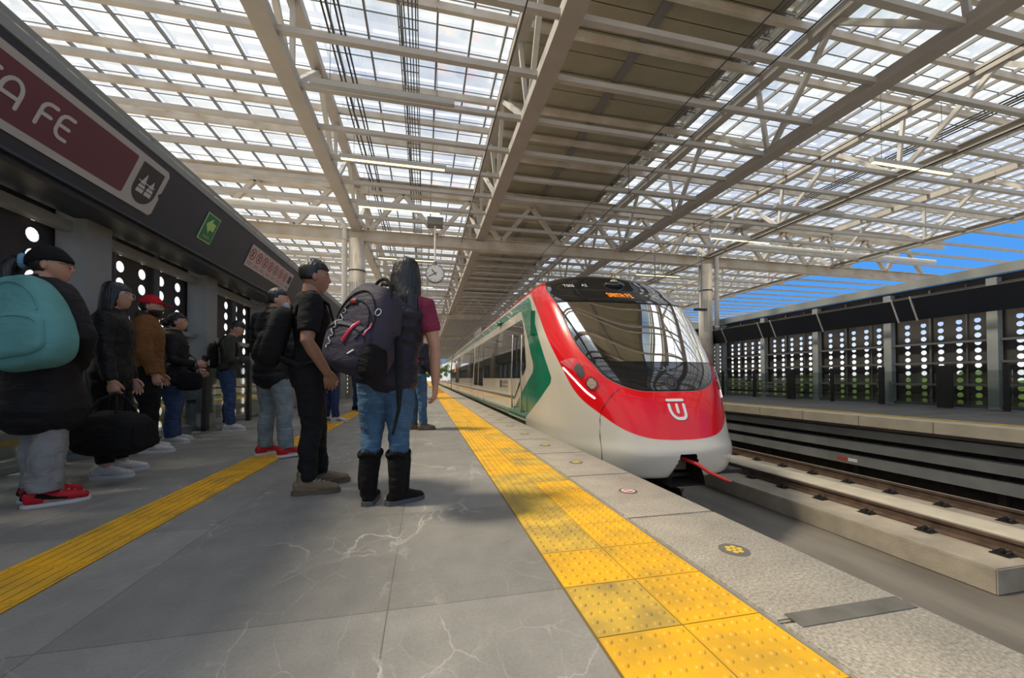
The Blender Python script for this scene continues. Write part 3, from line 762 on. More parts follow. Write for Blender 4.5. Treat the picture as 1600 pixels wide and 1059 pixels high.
# SANTA FE in rounded strokes
H_, lw = .22, .035
def glyph(ch):
    if ch == 'S': return [arc2(.075, .165, .075, .055, 20, 270, 10) + arc2(.075, .055, .075, .055, 90, -160, 10)], .15
    if ch == 'A': return [[(0, 0), (0, .12)] + arc2(.08, .12, .08, .10, 180, 0, 10) + [(.16, 0)], [(.0, .075), (.16, .075)]], .16
    if ch == 'N': return [[(0, 0), (0, .14)] + arc2(.075, .14, .075, .08, 180, 0, 10) + [(.15, 0)]], .15
    if ch == 'T': return [[(0, .22), (.16, .22)], [(.08, .22), (.08, 0)]], .16
    if ch == 'F': return [[(0, 0), (0, .15)] + arc2(.07, .15, .07, .07, 180, 90, 6) + [(.12, .22)], [(0, .11), (.10, .11)]], .125
    if ch == 'E': return [[(.125, .22), (.07, .22)] + arc2(.07, .15, .07, .07, 90, 180, 6) + [(0, .07)] + arc2(.07, .07, .07, .07, 180, 270, 6) + [(.125, 0)], [(0, .11), (.11, .11)]], .13
    return [], .07
v0 = VB + .165; scl = .80; gap = .042
u = 3.715 - sum(glyph(c)[1] * scl + gap for c in 'SANTA FE') + gap
for ch in 'SANTA FE':
    st_, wd = glyph(ch)
    if st_:
        bm = bmesh.new()
        for k_, s_ in enumerate(st_): stroke(bm, [(u + x * scl, v0 + y * scl) for x, y in s_], .027, lambda a, b, c: fasc(a, b, c + .016), .003 + .0008 * k_)
        mesh_obj('letter', bm, M['sign_letter'], sg)
    u += wd * scl + gap
# exit arrow sign
ex = tag(empty('exit_sign', (0, 0, 0)), 'small green sign with pale arrow on the dark fascia', 'sign')
e0, e1, w0, w1 = 5.62, 5.91, .175, .535
bm = bmesh.new(); prism(bm, [(e0, w0), (e1, w0), (e1, w1), (e0, w1)], fasc, .008); mesh_obj('pale_border', bm, mat('pale green', (.42, .60, .36), .5), ex)
bm = bmesh.new(); prism(bm, [(e0 + .012, w0 + .012), (e1 - .012, w0 + .012), (e1 - .012, w1 - .012), (e0 + .012, w1 - .012)], fasc, .010); mesh_obj('green_field', bm, mat('exit green', (.02, .17, .05), .5), ex)
bm = bmesh.new(); um = (e0 + e1) / 2; vm = w0 + .215
prism(bm, [(um - .10, vm), (um - .0, vm + .10), (um - .0, vm + .05), (um + .09, vm + .05), (um + .09, vm - .05), (um, vm - .05), (um, vm - .10)], fasc, .012)
mesh_obj('arrow', bm, mat('arrow yellow green', (.42, .62, .20), .5), ex)
bm = bmesh.new(); add_text(bm, 'SALIDA', .045, lambda x, y, c: fasc(um + x, w0 + .05 + y, .0125), center=True); mesh_obj('word', bm, M['sign_letter'], ex)
# prohibition notices
M['notice_red'] = mat('notice red', (.42, .06, .05), .5); M['notice'] = mat('notice pale', (.46, .42, .42), .5)
pa = 6.90; pw = .246
for i in range(8):
    u0 = pa + pw * i
    e = tag(empty('notice', (0, 0, 0)), ('pale notice with a dark pictogram ending the row on the fascia' if i == 7 else
            'pale notice with a red prohibition circle in the row on the fascia'), 'sign', 'row of notices on the fascia')
    bm = bmesh.new(); prism(bm, [(u0 + .005, .20), (u0 + pw - .005, .20), (u0 + pw - .005, .56), (u0 + .005, .56)], fasc, .008); mesh_obj('plate', bm, M['notice'], e)
    f3 = lambda u, v, w_: fasc(u, v, w_ + .009); bm = bmesh.new(); c = u0 + pw / 2
    if i < 7:
        ring2(bm, c, .42, .075, .097, f3, .002, 20); stroke(bm, [(c - .06, .48), (c + .06, .36)], .018, f3, .002, n=4); mesh_obj('red_circle', bm, M['notice_red'], e)
        bm = bmesh.new(); stroke(bm, [(c - .03 + .01 * (i % 3), .38), (c + .02, .46)], .03, f3, .001, n=5); mesh_obj('pictogram', bm, M['black'], e)
    else:
        prism(bm, rrect(c - .08, c + .08, .34, .50, .03), f3, .002); mesh_obj('pictogram', bm, M['sign_dark'], e)
    bm = bmesh.new()
    for v in (.245, .275): prism(bm, [(c - .08, v), (c + .08, v), (c + .08, v + .012), (c - .08, v + .012)], f3, .001)
    mesh_obj('text_lines', bm, M['notice_red'] if i < 7 else M['sign_dark'], e)
# ------------------------------------------------------------------ world outside
def block(name, x0, x1, y0, y1, z1, c, label, cat, win=True):
    e = tag(empty(name, ((x0 + x1) / 2, (y0 + y1) / 2, -3.2)), label, cat)
    hx, hy = (x1 - x0) / 2, (y1 - y0) / 2
    bm = bmesh.new(); box(bm, -hx, hx, -hy, hy, 0, z1 + 3.2); mesh_obj('facade', bm, mat(name + ' wall', c, .6, var=.1), e)
    bm = bmesh.new()
    nz = int((z1 + 3) / 3); n = max(2, int((x1 - x0) / 2.5))
    for j in range(nz):
        box(bm, -hx + .3, hx - .3, -hy - .03, -hy, 1.2 + 3 * j, 2.7 + 3 * j)
        box(bm, -hx - .03, -hx, -hy + .3, hy - .3, 1.2 + 3 * j, 2.7 + 3 * j); box(bm, hx, hx + .03, -hy + .3, hy - .3, 1.2 + 3 * j, 2.7 + 3 * j)
    mesh_obj('window_band', bm, mat(name + ' glass', (.10, .22, .34), .15), e)
    return e
block('office_tower', 5.5, 13., 190, 205, 34, (.10, .36, .60), 'blue glass tower seen beyond the far end of the platform', 'building')
block('office_tower', 14.0, 24., 200, 215, 30, (.62, .62, .60), 'pale tower beside the blue glass tower beyond the platform end', 'building')
M['leaf'] = mat('green hedge', (.10, .17, .035), .8, var=.5, vscale=3., bump=.6, bscale=9)
def hedge(x, y0, y1, z, label):
    bm = bmesh.new(); rnd = random.Random(int(x * 10 + y0))
    y = y0
    while y < y1:
        r = rnd.uniform(.9, 1.3)
        ellipsoid(bm, (x + rnd.uniform(-.3, .3), y, z - .9 + rnd.uniform(-.25, .25)), (r * .8, r, r), 12, 8, lambda d, p: p * (1 + .12 * math.sin(9 * d.x + 3) * math.sin(8 * d.z + y) + .1 * math.sin(13 * d.y))); y += 1.
    bm2 = bm; tag(mesh_obj('hedge', bm2, M['leaf'], smooth=True), label, 'hedge')
hedge(19.5, -2, 60, .6, 'green hedge glimpsed through the lower holes of the opposite wall')

def tree(x, y, h, label):
    e = tag(empty('street_tree', (x, y, -3.2)), label, 'tree', 'trees beyond the far end of the platform'); rnd = random.Random(int(x * 7 + y))
    bm = bmesh.new(); loft(bm, [(0, 0, 0), (.1, 0, h * .5), (0, .1, h * .8)], [.25, .18, .1], n=8); mesh_obj('trunk', bm, M['rail'], e)
    bm = bmesh.new()
    for k in range(26):
        a = rnd.uniform(0, 6.28); r = rnd.uniform(0, h * .28); ellipsoid(bm, (r * math.cos(a), r * math.sin(a), h * rnd.uniform(.45, 1.)), (rnd.uniform(.5, 1.1),) * 3, 9, 6, lambda d, p: p * (1 + .2 * math.sin(11 * d.x) * math.sin(9 * d.z)))
    mesh_obj('crown', bm, M['leaf'], e, smooth=True)
for x, y, h in ((-1.5, 136, 9), (3., 140, 10), (7., 137, 8), (11, 142, 10)): tree(x, y, h, 'dark green tree beyond the far end of the platform')
# ------------------------------------------------------------------ train
CX = 3.34
NR = [(-.56, 1.25, 4.80, 7.2, 2.7), (-.52, 1.36, 4.60, 7.2, 2.8), (-.45, 1.42, 4.50, 7.2, 2.8), (-.2, 1.47, 4.44, 7.2, 2.8), (0, 1.48, 4.52, 7.2, 2.8), (.37, 1.485, 4.67, 7.2, 2.9),
      (.62, 1.49, 4.79, 7.2, 3.0), (.92, 1.49, 4.97, 7.25, 3.2), (1.45, 1.48, 5.42, 7.3, 3.6), (2.03, 1.43, 5.97, 7.4, 4.2), (2.2, 1.405, 6.18, 7.45, 4.3), (2.33, 1.375, 6.38, 7.5, 4.3),
      (2.47, 1.32, 6.54, 7.6, 4), (2.58, 1.23, 6.66, 7.7, 3.6), (2.66, 1.08, 6.74, 7.8, 3.2), (2.72, .88, 6.84, 7.9, 2.9), (2.77, .62, 7.0, 8.0, 2.5), (2.80, .35, 7.2, 8.1, 2.2), (2.81, .02, 7.4, 8.2, 2)]
YJ = 8.6
def nrow(v):
    n = len(NR) - 1; i = min(max(int(math.floor(v)), 0), n - 1); t = v - i
    return [.5 * (2 * b + (-a + c) * t + (2 * a - 5 * b + 4 * c - d) * t * t + (-a + 3 * b - 3 * c + d) * t ** 3)
            for a, b, c, d in zip(NR[max(i - 1, 0)], NR[i], NR[i + 1], NR[min(i + 2, n)])]
_pl = {}
def plan(v):
    k = round(v, 5)
    if k not in _pl:
        z, W, Yf, Ys, n = nrow(v); th = np.radians(np.linspace(-90, 90, 1201)); s, c = np.sin(th), np.clip(np.cos(th), 0, None); e = 2 / n
        x = np.concatenate([[-W], W * np.sign(s) * np.abs(s) ** e, [W]]); y = np.concatenate([[YJ], Yf + (Ys - Yf) * (1 - c ** e), [YJ]])
        L = np.concatenate([[0], np.cumsum(np.hypot(np.diff(x), np.diff(y)))]); L = L / L[-1] * 2 - 1
        _pl[k] = (x + CX, y, L, z)
    return _pl[k]
def NS(a, v):
    x, y, L, z = plan(v); return Vector((float(np.interp(a, L, x)), float(np.interp(a, L, y)), z))
def NN(a, v, off):
    p = NS(a, v)
    if off == 0: return p
    du = NS(min(a + .004, 1), v) - NS(max(a - .004, -1), v); dv_ = NS(a, min(v + .05, 18)) - NS(a, max(v - .05, 0))
    n = du.cross(dv_).normalized()
    if n.dot(p - Vector((CX, 8.6, 1.0))) < 0: n = -n
    return p + n * off
_vz = [(nrow(i / 20)[0], i / 20) for i in range(0, 361)]
def v_of_z(z): return float(np.interp(z, [q[0] for q in _vz], [q[1] for q in _vz]))
def a_of_x(x, v):
    xs, y, L, z = plan(v); i = np.argsort(xs, kind='stable'); return float(np.interp(CX + x, xs[i], L[i]))
def front(x, z, off=.004):
    v = v_of_z(z); return NN(a_of_x(x, v), v, off)
def sdf(poly, p):
    """signed distance (negative inside)"""
    x, y = p; d = 1e9; ins = False; n = len(poly)
    for i in range(n):
        x0, y0 = poly[i]; x1, y1 = poly[(i + 1) % n]
        ex, ey = x1 - x0, y1 - y0; q = ex * ex + ey * ey
        t = max(0, min(1, ((x - x0) * ex + (y - y0) * ey) / q)) if q else 0
        d = min(d, math.hypot(x - x0 - t * ex, y - y0 - t * ey))
        if (y0 > y) != (y1 > y) and x < (x1 - x0) * (y - y0) / (y1 - y0) + x0: ins = not ins
    return -d if ins else d
def spl(pts, n=6):
    out = []
    for i in range(len(pts) - 1):
        P = [pts[max(i - 1, 0)], pts[i], pts[i + 1], pts[min(i + 2, len(pts) - 1)]]
        for k in range(n):
            t = k / n; out.append(tuple(.5 * (2 * b + (-a + c) * t + (2 * a - 5 * b + 4 * c - d) * t * t + (-a + 3 * b - 3 * c + d) * t ** 3) for a, b, c, d in zip(*P)))
    return out + [pts[-1]]
outer = spl([(0, -.01), (.15, -.01), (.46, .012), (.69, .07), (.885, .16), (1.125, .32), (1.36, .48), (1.54, .67), (1.735, 1.01), (1.96, 1.39), (2.325, 1.98), (2.75, 2.36), (3.1, 2.455)]) + [(5.3, 2.455)]
inner = spl([(0, .612), (.1, .612), (.46, .622), (.71, .68), (.95, .80), (1.09, .96), (1.31, 1.25), (1.435, 1.52), (1.60, 1.94), (1.71, 2.10), (1.98, 2.40), (2.20, 2.62)]) + [(2.6, 2.64), (5.3, 2.64)]
RED = [(-.3, -.01)] + outer + inner[::-1] + [(-.3, .612)]
BLK = [(-.3, .612)] + inner + [(5.3, 3.), (-.3, 3.)]
GOUT = spl([(7.1, .06), (6.36, .40), (5.93, .67), (5.86, .77), (5.89, .86), (6.32, 1.42), (6.91, 2.1), (7.22, 2.33), (7.5, 2.385)], 5)
GIN = [(8.11, .15), (7.11, .65), (6.63, .89), (6.58, .97), (6.60, 1.06), (7.0, 1.55), (7.66, 2.13), (7.8, 2.165)]
GREEN = [(9, .03), (7.1, .03)] + GOUT + [(9, 2.385), (9, 2.165)] + GIN[::-1] + [(9, .13)]
train = tag(empty('train', (0, 0, 0)), 'red white and green electric train arriving at the platform', 'train')
def paint_attr(name, cols):
    """livery paint: white with red, green and black fields whose edges come from stored distances"""
    m = bpy.data.materials.new(name); m.use_nodes = True; t = NT(m); b = t.n['Principled BSDF']
    col = None; prev = (.62, .565, .465)
    for at, c in cols:
        nd = t.node('ShaderNodeAttribute'); nd.attribute_name = at
        f = t.ramp(nd.outputs['Fac'], .006, -.006)
        col = t.mix(f, col if col is not None else prev, c)
    t.link(col, b.inputs['Base Color']); b.inputs['Roughness'].default_value = .22; b.inputs['Coat Weight'].default_value = .4; b.inputs['Coat Roughness'].default_value = .03; b.inputs['Specular IOR Level'].default_value = .3
    return m
M['livery'] = paint_attr('train livery', (('green', (.0, .165, .085)), ('red', (.78, .003, .008)), ('black', (.014, .015, .017)), ('seam', (.05, .012, .012))))
M['car_white'] = mat('train white', (.62, .565, .465), .22, coat=.7)
M['car_green'] = mat('train green', (.0, .165, .085), .22, coat=.7)
M['car_red'] = mat('train red', (.78, .003, .008), .22, coat=.7)
M['car_roof'] = mat('train roof grey', (.18, .18, .18), .5)
M['car_stripe'] = mat('train dark stripe', (.045, .03, .035), .3, coat=.5)
M['gloss_black'] = mat('gloss black', (.010, .011, .013), .06, coat=1.)
M['window'] = mat('dark train window', (.012, .014, .014), .03, spec=.42, coat=.0)
M['screen_glass'] = glassy('windscreen glass', (.36, .38, .38), 1, .015, .042)
M['lens_clear'] = glassy('lamp lens', (.95, .86, .86), 1, .02, .022, most=.22)
M['logo_white'] = mat('logo white', (.82, .80, .80), .3)
# nose shell
VV = [i * .1 for i in range(0, 181)]; AA = list(np.linspace(-1, 1, 401))
SEAM = spl([(.775, .66), (.9, .57), (1.0, .46), (1.10, .32), (1.14, .1), (1.155, -.1), (1.15, -.3), (1.14, -.5)], 5)
def polyd(line, p):
    d = 1e9
    for (x0, y0), (x1, y1) in zip(line, line[1:]):
        ex, ey = x1 - x0, y1 - y0; q = ex * ex + ey * ey; t = max(0, min(1, ((p[0] - x0) * ex + (p[1] - y0) * ey) / q)); d = min(d, math.hypot(p[0] - x0 - t * ex, p[1] - y0 - t * ey))
    return d
GLASS = [(-.3, 1.03)] + [q for q in inner if 1.03 < q[1] < 2.06] + [(1.66, 2.055), (-.3, 2.055)]
nz_ = lambda p: abs(p.x - CX)
bm = bmesh.new(); lay = {k: bm.verts.layers.float.new(k) for k in ('green', 'red', 'black', 'seam')}
grid = []
for v in VV:
    xs, ysn, L, z = plan(v); px = np.interp(AA, L, xs); py = np.interp(AA, L, ysn); row_ = []
    for j, a in enumerate(AA):
        vt = bm.verts.new((px[j], py[j], z)); q = (5 * abs(a), z)
        vt[lay['red']] = max(-.3, min(.3, sdf(RED, q))); vt[lay['black']] = max(-.3, min(.3, sdf(BLK, q)))
        vt[lay['green']] = max(-.3, min(.3, sdf(GREEN, (py[j], z)))) if abs(a) > .3 and z < 2.6 else .3
        vt[lay['seam']] = min(.3, polyd(SEAM, q) - .008) if q[0] < 1.6 and z < .8 else .3
        row_.append(vt)
    grid.append(row_)
NOTCH = [(-.255, -.60), (.255, -.60), (.235, -.47), (.115, -.185), (-.115, -.185), (-.235, -.47)]
def near_on(poly, p):
    best = None
    for k in range(len(poly)):
        x0, y0 = poly[k]; x1, y1 = poly[(k + 1) % len(poly)]; ex, ey = x1 - x0, y1 - y0
        t = max(0, min(1, ((p[0] - x0) * ex + (p[1] - y0) * ey) / (ex * ex + ey * ey))); q = (x0 + t * ex, y0 + t * ey); d = math.hypot(p[0] - q[0], p[1] - q[1])
        if best is None or d < best[0]: best = (d, q)
    return best
for row_ in grid[:60]:
    for vt in row_:
        if vt.co.y < 5.0 and abs(vt.co.x - CX) < .4 and -.555 < vt.co.z < -.1:
            d, q = near_on(NOTCH, (vt.co.x - CX, vt.co.z))
            if d < .013: p = front(q[0], max(q[1], -.555), 0); vt.co = p
for i in range(len(VV) - 1):
    for j in range(len(AA) - 1):
        q = (grid[i][j], grid[i][j + 1], grid[i + 1][j + 1], grid[i + 1][j])
        c = sum((x.co for x in q), Vector()) / 4; am = abs(AA[j] + AA[j + 1]) / 2
        if c.y < 5.3 and sdf(NOTCH, (c.x - CX, c.z)) < 0: continue
        if sdf(GLASS, (5 * am, c.z)) < -.035 and c.y < 6.7: continue
        bm.faces.new(q)
mesh_obj('cab_nose', bm, M['livery'], train, smooth=True)
def patch(name, poly_rows, m, off, parent, nu=40):
    """surface-following panel: rows of (z, a_left, a_right)"""
    bm = bmesh.new(); rows_ = []
    for z, a0, a1 in poly_rows:
        v = v_of_z(z); rows_.append([bm.verts.new(NN(a0 + (a1 - a0) * k / nu, v, off)) for k in range(nu + 1)])
    for r0, r1 in zip(rows_, rows_[1:]):
        for k in range(nu): bm.faces.new((r0[k], r0[k + 1], r1[k + 1], r1[k]))
    return mesh_obj(name, bm, m, parent, smooth=True)
def edge_a(z): return float(np.interp(z, [q[1] for q in inner[6:]], [q[0] for q in inner[6:]])) / 5
zs = list(np.linspace(1.035, 2.05, 24))
patch('windscreen', [(z, -edge_a(z) + .006, edge_a(z) - .006) for z in zs], M['screen_glass'], .006, train)
zs = list(np.linspace(.635, 1.025, 12))
patch('lower_glass_panel', [(z, -edge_a(z) + .012, edge_a(z) - .012) for z in zs], M['gloss_black'], .006, train)
zs = list(np.linspace(2.085, 2.60, 14))
patch('destination_hood', [(z, -edge_a(z) + .012, edge_a(z) - .012) for z in zs], M['gloss_black'], .006, train)
# destination display with lit dots
fr2 = lambda off: (lambda u, v, w_: front(u, v, off + w_))
def gridpatch(name, x0, x1, z0, z1, off, m, parent, nx=24, nzz=4):
    bm = bmesh.new(); rr = [[bm.verts.new(front(x0 + (x1 - x0) * i / nx, z0 + (z1 - z0) * j / nzz, off)) for i in range(nx + 1)] for j in range(nzz + 1)]
    for a, b in zip(rr, rr[1:]):
        for i in range(nx): bm.faces.new((a[i], a[i + 1], b[i + 1], b[i]))
    return mesh_obj(name, bm, m, parent, smooth=True)
gridpatch('display_frame', -.76, .46, 2.125, 2.355, .009, mat('display frame', (.035, .037, .04), .3), train)
disp = gridpatch('destination_display', -.74, .44, 2.14, 2.34, .011, mat('display black', (.008, .008, .008), .3), train)
DOT = {'S': '01110 10001 10000 01110 00001 10001 01110', 'A': '01110 10001 10001 11111 10001 10001 10001', 'N': '10001 11001 10101 10011 10001 10001 10001',
       'T': '11111 00100 00100 00100 00100 00100 00100', 'F': '11111 10000 10000 11110 10000 10000 10000', 'E': '11111 10000 10000 11110 10000 10000 11111', ' ': '000 000 000 000 000 000 000'}
M['led_orange'] = mat('orange led', (1., .35, .02), .4, emit=(1., .24, .01), estr=1.7)
bm = bmesh.new(); ps = .0100; u0 = -.245
for ch in 'SANTA FE':
    rws = DOT[ch].split()
    for j, rw in enumerate(rws):
        for i, c in enumerate(rw):
            if c == '1':
                xx = u0 + i * ps; zz = 2.275 - j * .0150
                q = [front(xx + dx, zz + dz, .014) for dx, dz in ((0, 0), (.0084, 0), (.0084, .0118), (0, .0118))]
                bm.faces.new([bm.verts.new(p) for p in q])
    u0 += (len(rws[0]) + 1.45) * ps * (1. if ch != ' ' else .8)
mesh_obj('lit_letters', bm, M['led_orange'], disp)
bm = bmesh.new(); add_text(bm, 'T005', .088, lambda x, y, w_: front(-.93 + x, 2.41 + y, .010), sx=1.05); add_text(bm, 'A2', .088, lambda x, y, w_: front(-.60 + x, 2.43 + y, .010), sx=1.05)
mesh_obj('unit_number', bm, M['logo_white'], train)
bm = bmesh.new(); add_text(bm, 'CAF', .095, lambda x, y, w_: front(.0 + x, .90 + y, .010), center=True, sx=1.15); mesh_obj('maker_name', bm, mat('dim chrome', (.35, .36, .37), .25, metal=.8), train)
bm = bmesh.new(); ring2(bm, 0.02, .735, .075, .092, fr2(.008), .004); ring2(bm, .02, .735, .0, .05, fr2(.008), .004); mesh_obj('round_emblem', bm, mat('dark emblem', (.10, .085, .09), .25, metal=.6), train)
# white emblem on the red bonnet
bm = bmesh.new(); f5 = fr2(.004); t_ = .004
def dense(pts, n=4):
    out = []
    for (a, b), (c, d) in zip(pts, pts[1:]): out += [(a + (c - a) * i / n, b + (d - b) * i / n) for i in range(n)]
    return out + [pts[-1]]
stroke(bm, dense([(-.130, .497), (.118, .497)]), .036, f5, t_, n=4)
stroke(bm, dense([(-.112, .437), (-.112, .40)]) + arc2(.0, .40, .112, .145, 180, 262, 8) + dense([(.0, .255), (.05, .255)]) + arc2(.052, .315, .06, .06, -90, 0, 6) + dense([(.112, .33), (.112, .437)]), .040, f5, t_, n=6)
stroke(bm, dense([(.004, .437), (.004, .335)]), .040, f5, t_, n=4)
mesh_obj('front_emblem', bm, M['logo_white'], train)
# camera pod on the hood
bm = bmesh.new(); ellipsoid(bm, front(.06, 2.50, .01), (.20, .10, .07), 20, 10); pod = mesh_obj('roof_lamp', bm, M['gloss_black'], train, smooth=True)
bm = bmesh.new(); ellipsoid(bm, front(.03, 2.50, .085), (.075, .035, .032), 14, 8); mesh_obj('lamp_lens', bm, mat('yellowish lamp', (.55, .52, .28), .2, bump=.8, bscale=60), pod, smooth=True)
# headlights
HL = [(1.74, 1.04), (1.625, 1.07), (1.415, 1.09), (1.225, 1.02), (1.06, .91), (.95, .80), (.935, .71), (.965, .63), (1.075, .51), (1.16, .51), (1.41, .69), (1.625, .85)]
HLs = spl(HL + [HL[0]], 4)[:-1]
def nosept(sa, z, off): return NN(sa / 5, v_of_z(z), off)
for sg_ in (-1, 1):
    bm = bmesh.new(); c = (1.3, .80)
    rings = []
    for k in range(7):
        f = k / 6; rings.append([bm.verts.new(nosept(sg_ * (c[0] + (q[0] - c[0]) * f), c[1] + (q[1] - c[1]) * f, .012 + .012 * (1 - f ** 3))) for q in HLs] if k else [bm.verts.new(nosept(sg_ * c[0], c[1], .024))])
    n = len(HLs)
    for a, b in zip(rings, rings[1:]):
        for k in range(n):
            if len(a) == 1: bm.faces.new((a[0], b[k], b[(k + 1) % n]))
            else: bm.faces.new((a[k], b[k], b[(k + 1) % n], a[(k + 1) % n]))
    hl = mesh_obj('headlight', bm, M['lens_clear'], train, smooth=True)
    bm = bmesh.new(); fl2 = lambda u, v, w_: nosept(sg_ * u, v, .004 + w_)
    stroke(bm, spl([(1.66, .95), (1.46, .77), (1.29, .61), (1.165, .52)], 5), .03, fl2, .012, n=6)
    mesh_obj('light_strip', bm, mat('daytime strip', (.95, .93, .92), .3, emit=(1., .95, .93), estr=1.1), hl)
    bm = bmesh.new(); ring2(bm, 1.18, .72, .075, .10, fl2, .01, 24); mesh_obj('lens_ring', bm, mat('dark red bezel', (.25, .02, .03), .2), hl)
    bm = bmesh.new()
    for i in range(-3, 4):
        for j in range(-3, 4):
            if i * i + j * j < 11: prism(bm, disc2(1.18 + i * .021, .72 + j * .021, .0085, 7), fl2, .012)
    mesh_obj('lamp_cells', bm, mat('cream led cells', (.85, .78, .62), .3), hl)
    bm = bmesh.new(); prism(bm, disc2(1.18, .72, .074, 20), fl2, .006); mesh_obj('lamp_bowl', bm, mat('lamp bowl', (.10, .06, .05), .3), hl)
    bm = bmesh.new(); prism(bm, [(1.46, .93), (1.38, 1.02), (1.28, .97), (1.27, .84), (1.36, .78)], fl2, .004); mesh_obj('upper_reflector', bm, mat('grey reflector', (.10, .09, .095), .2, metal=.5), hl)
# coupler recess with red hose
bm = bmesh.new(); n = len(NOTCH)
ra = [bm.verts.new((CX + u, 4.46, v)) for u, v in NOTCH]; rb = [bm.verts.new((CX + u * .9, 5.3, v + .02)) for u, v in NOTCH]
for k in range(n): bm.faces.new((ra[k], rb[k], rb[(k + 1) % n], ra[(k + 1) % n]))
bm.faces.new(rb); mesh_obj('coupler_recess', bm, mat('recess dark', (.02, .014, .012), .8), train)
bm = bmesh.new(); box(bm, CX - .09, CX + .09, 4.62, 5.3, -.42, -.30); box(bm, CX - .13, CX + .0, 4.6, 4.75, -.36, -.24); mesh_obj('coupler', bm, mat('rusty coupler', (.09, .045, .025), .7, var=.4), train)
bm = bmesh.new(); loft(bm, [(CX + .02, 4.6, -.27), (CX + .1, 4.42, -.31), (CX + .2, 4.30, -.40), (CX + .34, 4.22, -.47), (CX + .40, 4.18, -.49)], [.028, .025, .022, .02, .012], n=10); mesh_obj('red_hose', bm, mat('red hose', (.55, .03, .03), .35), train, smooth=True)
bm = bmesh.new(); box(bm, CX - 1.1, CX + 1.1, 4.75, 8.6, -.55, -.50); mesh_obj('underfloor', bm, M['black'], train)
# driver's cab seen through the windscreen
bm = bmesh.new()
box(bm, CX - 1.3, CX + 1.3, 7.9, 7.95, .7, 2.45); box(bm, CX - 1.2, CX + 1.2, 5.75, 7.9, .66, .7); box(bm, CX - 1.2, CX + 1.2, 6.75, 7.9, 2.28, 2.33)
box(bm, CX - 1.32, CX - 1.29, 7.2, 7.9, .7, 2.2); box(bm, CX + 1.29, CX + 1.32, 7.2, 7.9, .7, 2.2)
cabm = mesh_obj('cab_interior', bm, mat('cab lining', (.05, .05, .048), .7), train)
bm = bmesh.new(); loft(bm, [(CX - 1.0, 5.85, .95), (CX, 5.65, 1.0), (CX + 1.0, 5.85, .95)], [(.25, .12)] * 3, n=12, ref=(0, 0, 1)); mesh_obj('control_desk', bm, mat('desk', (.05, .05, .05), .6), cabm)
bm = bmesh.new(); box(bm, CX - .25, CX + .25, 6.9, 7.05, 1.2, 2.0); bmesh.ops.bevel(bm, geom=bm.edges[:], offset=.05, segments=3, affect='EDGES'); mesh_obj('driver_seat', bm, mat('seat', (.03, .03, .035), .7), cabm)
bm = bmesh.new(); box(bm, CX - .75, CX + .85, 6.12, 6.14, 1.62, 1.95); mesh_obj('sun_blind', bm, mat('sun blind', (.16, .16, .15), .7), cabm)
# wiper
bm = bmesh.new(); f6 = fr2(.012)
tube(bm, [front(-.95, 1.02, .03), front(-1.02, 1.35, .03), front(-1.12, 1.75, .025), front(-1.18, 1.98, .02)], .010, 6); mesh_obj('wiper', bm, M['black'], train)
# side fittings of the cab: window, door lines, rails
def side(y, z, off=0., sgn=-1):
    W = float(np.interp(z, [q[0] for q in NR[:15]], [q[1] for q in NR[:15]])); return Vector((CX + sgn * (W + off), y, z))
def sidestrip(name, pts, m, off, parent, thick=.006, sgn=-1):
    """closed (y,z) outline laid on the car side"""
    bm = bmesh.new(); prism(bm, pts, lambda u, v, w_: side(u, v, off + w_, sgn), thick); return mesh_obj(name, bm, m, parent)
def window_band(name, y0, y1, parent, lead=None, sgn=-1):
    bm = bmesh.new(); nzw = 12; rr = []
    for j in range(nzw + 1):
        z = .80 + (1.965 - .80) * j / nzw
        ya = y0 if lead is None else float(np.interp(z, [q[1] for q in lead], [q[0] for q in lead]))
        rr.append([bm.verts.new(side(ya + (y1 - ya) * k / 4, z, .008, sgn)) for k in range(5)])
    for a, b in zip(rr, rr[1:]):
        for k in range(4): bm.faces.new((a[k], a[k + 1], b[k + 1], b[k]))
    return mesh_obj(name, bm, M['window'], parent, smooth=True)
lead = [(7.45, .80), (7.10, .93), (7.04, 1.04), (7.14, 1.35), (7.36, 1.78), (7.55, 1.965)]
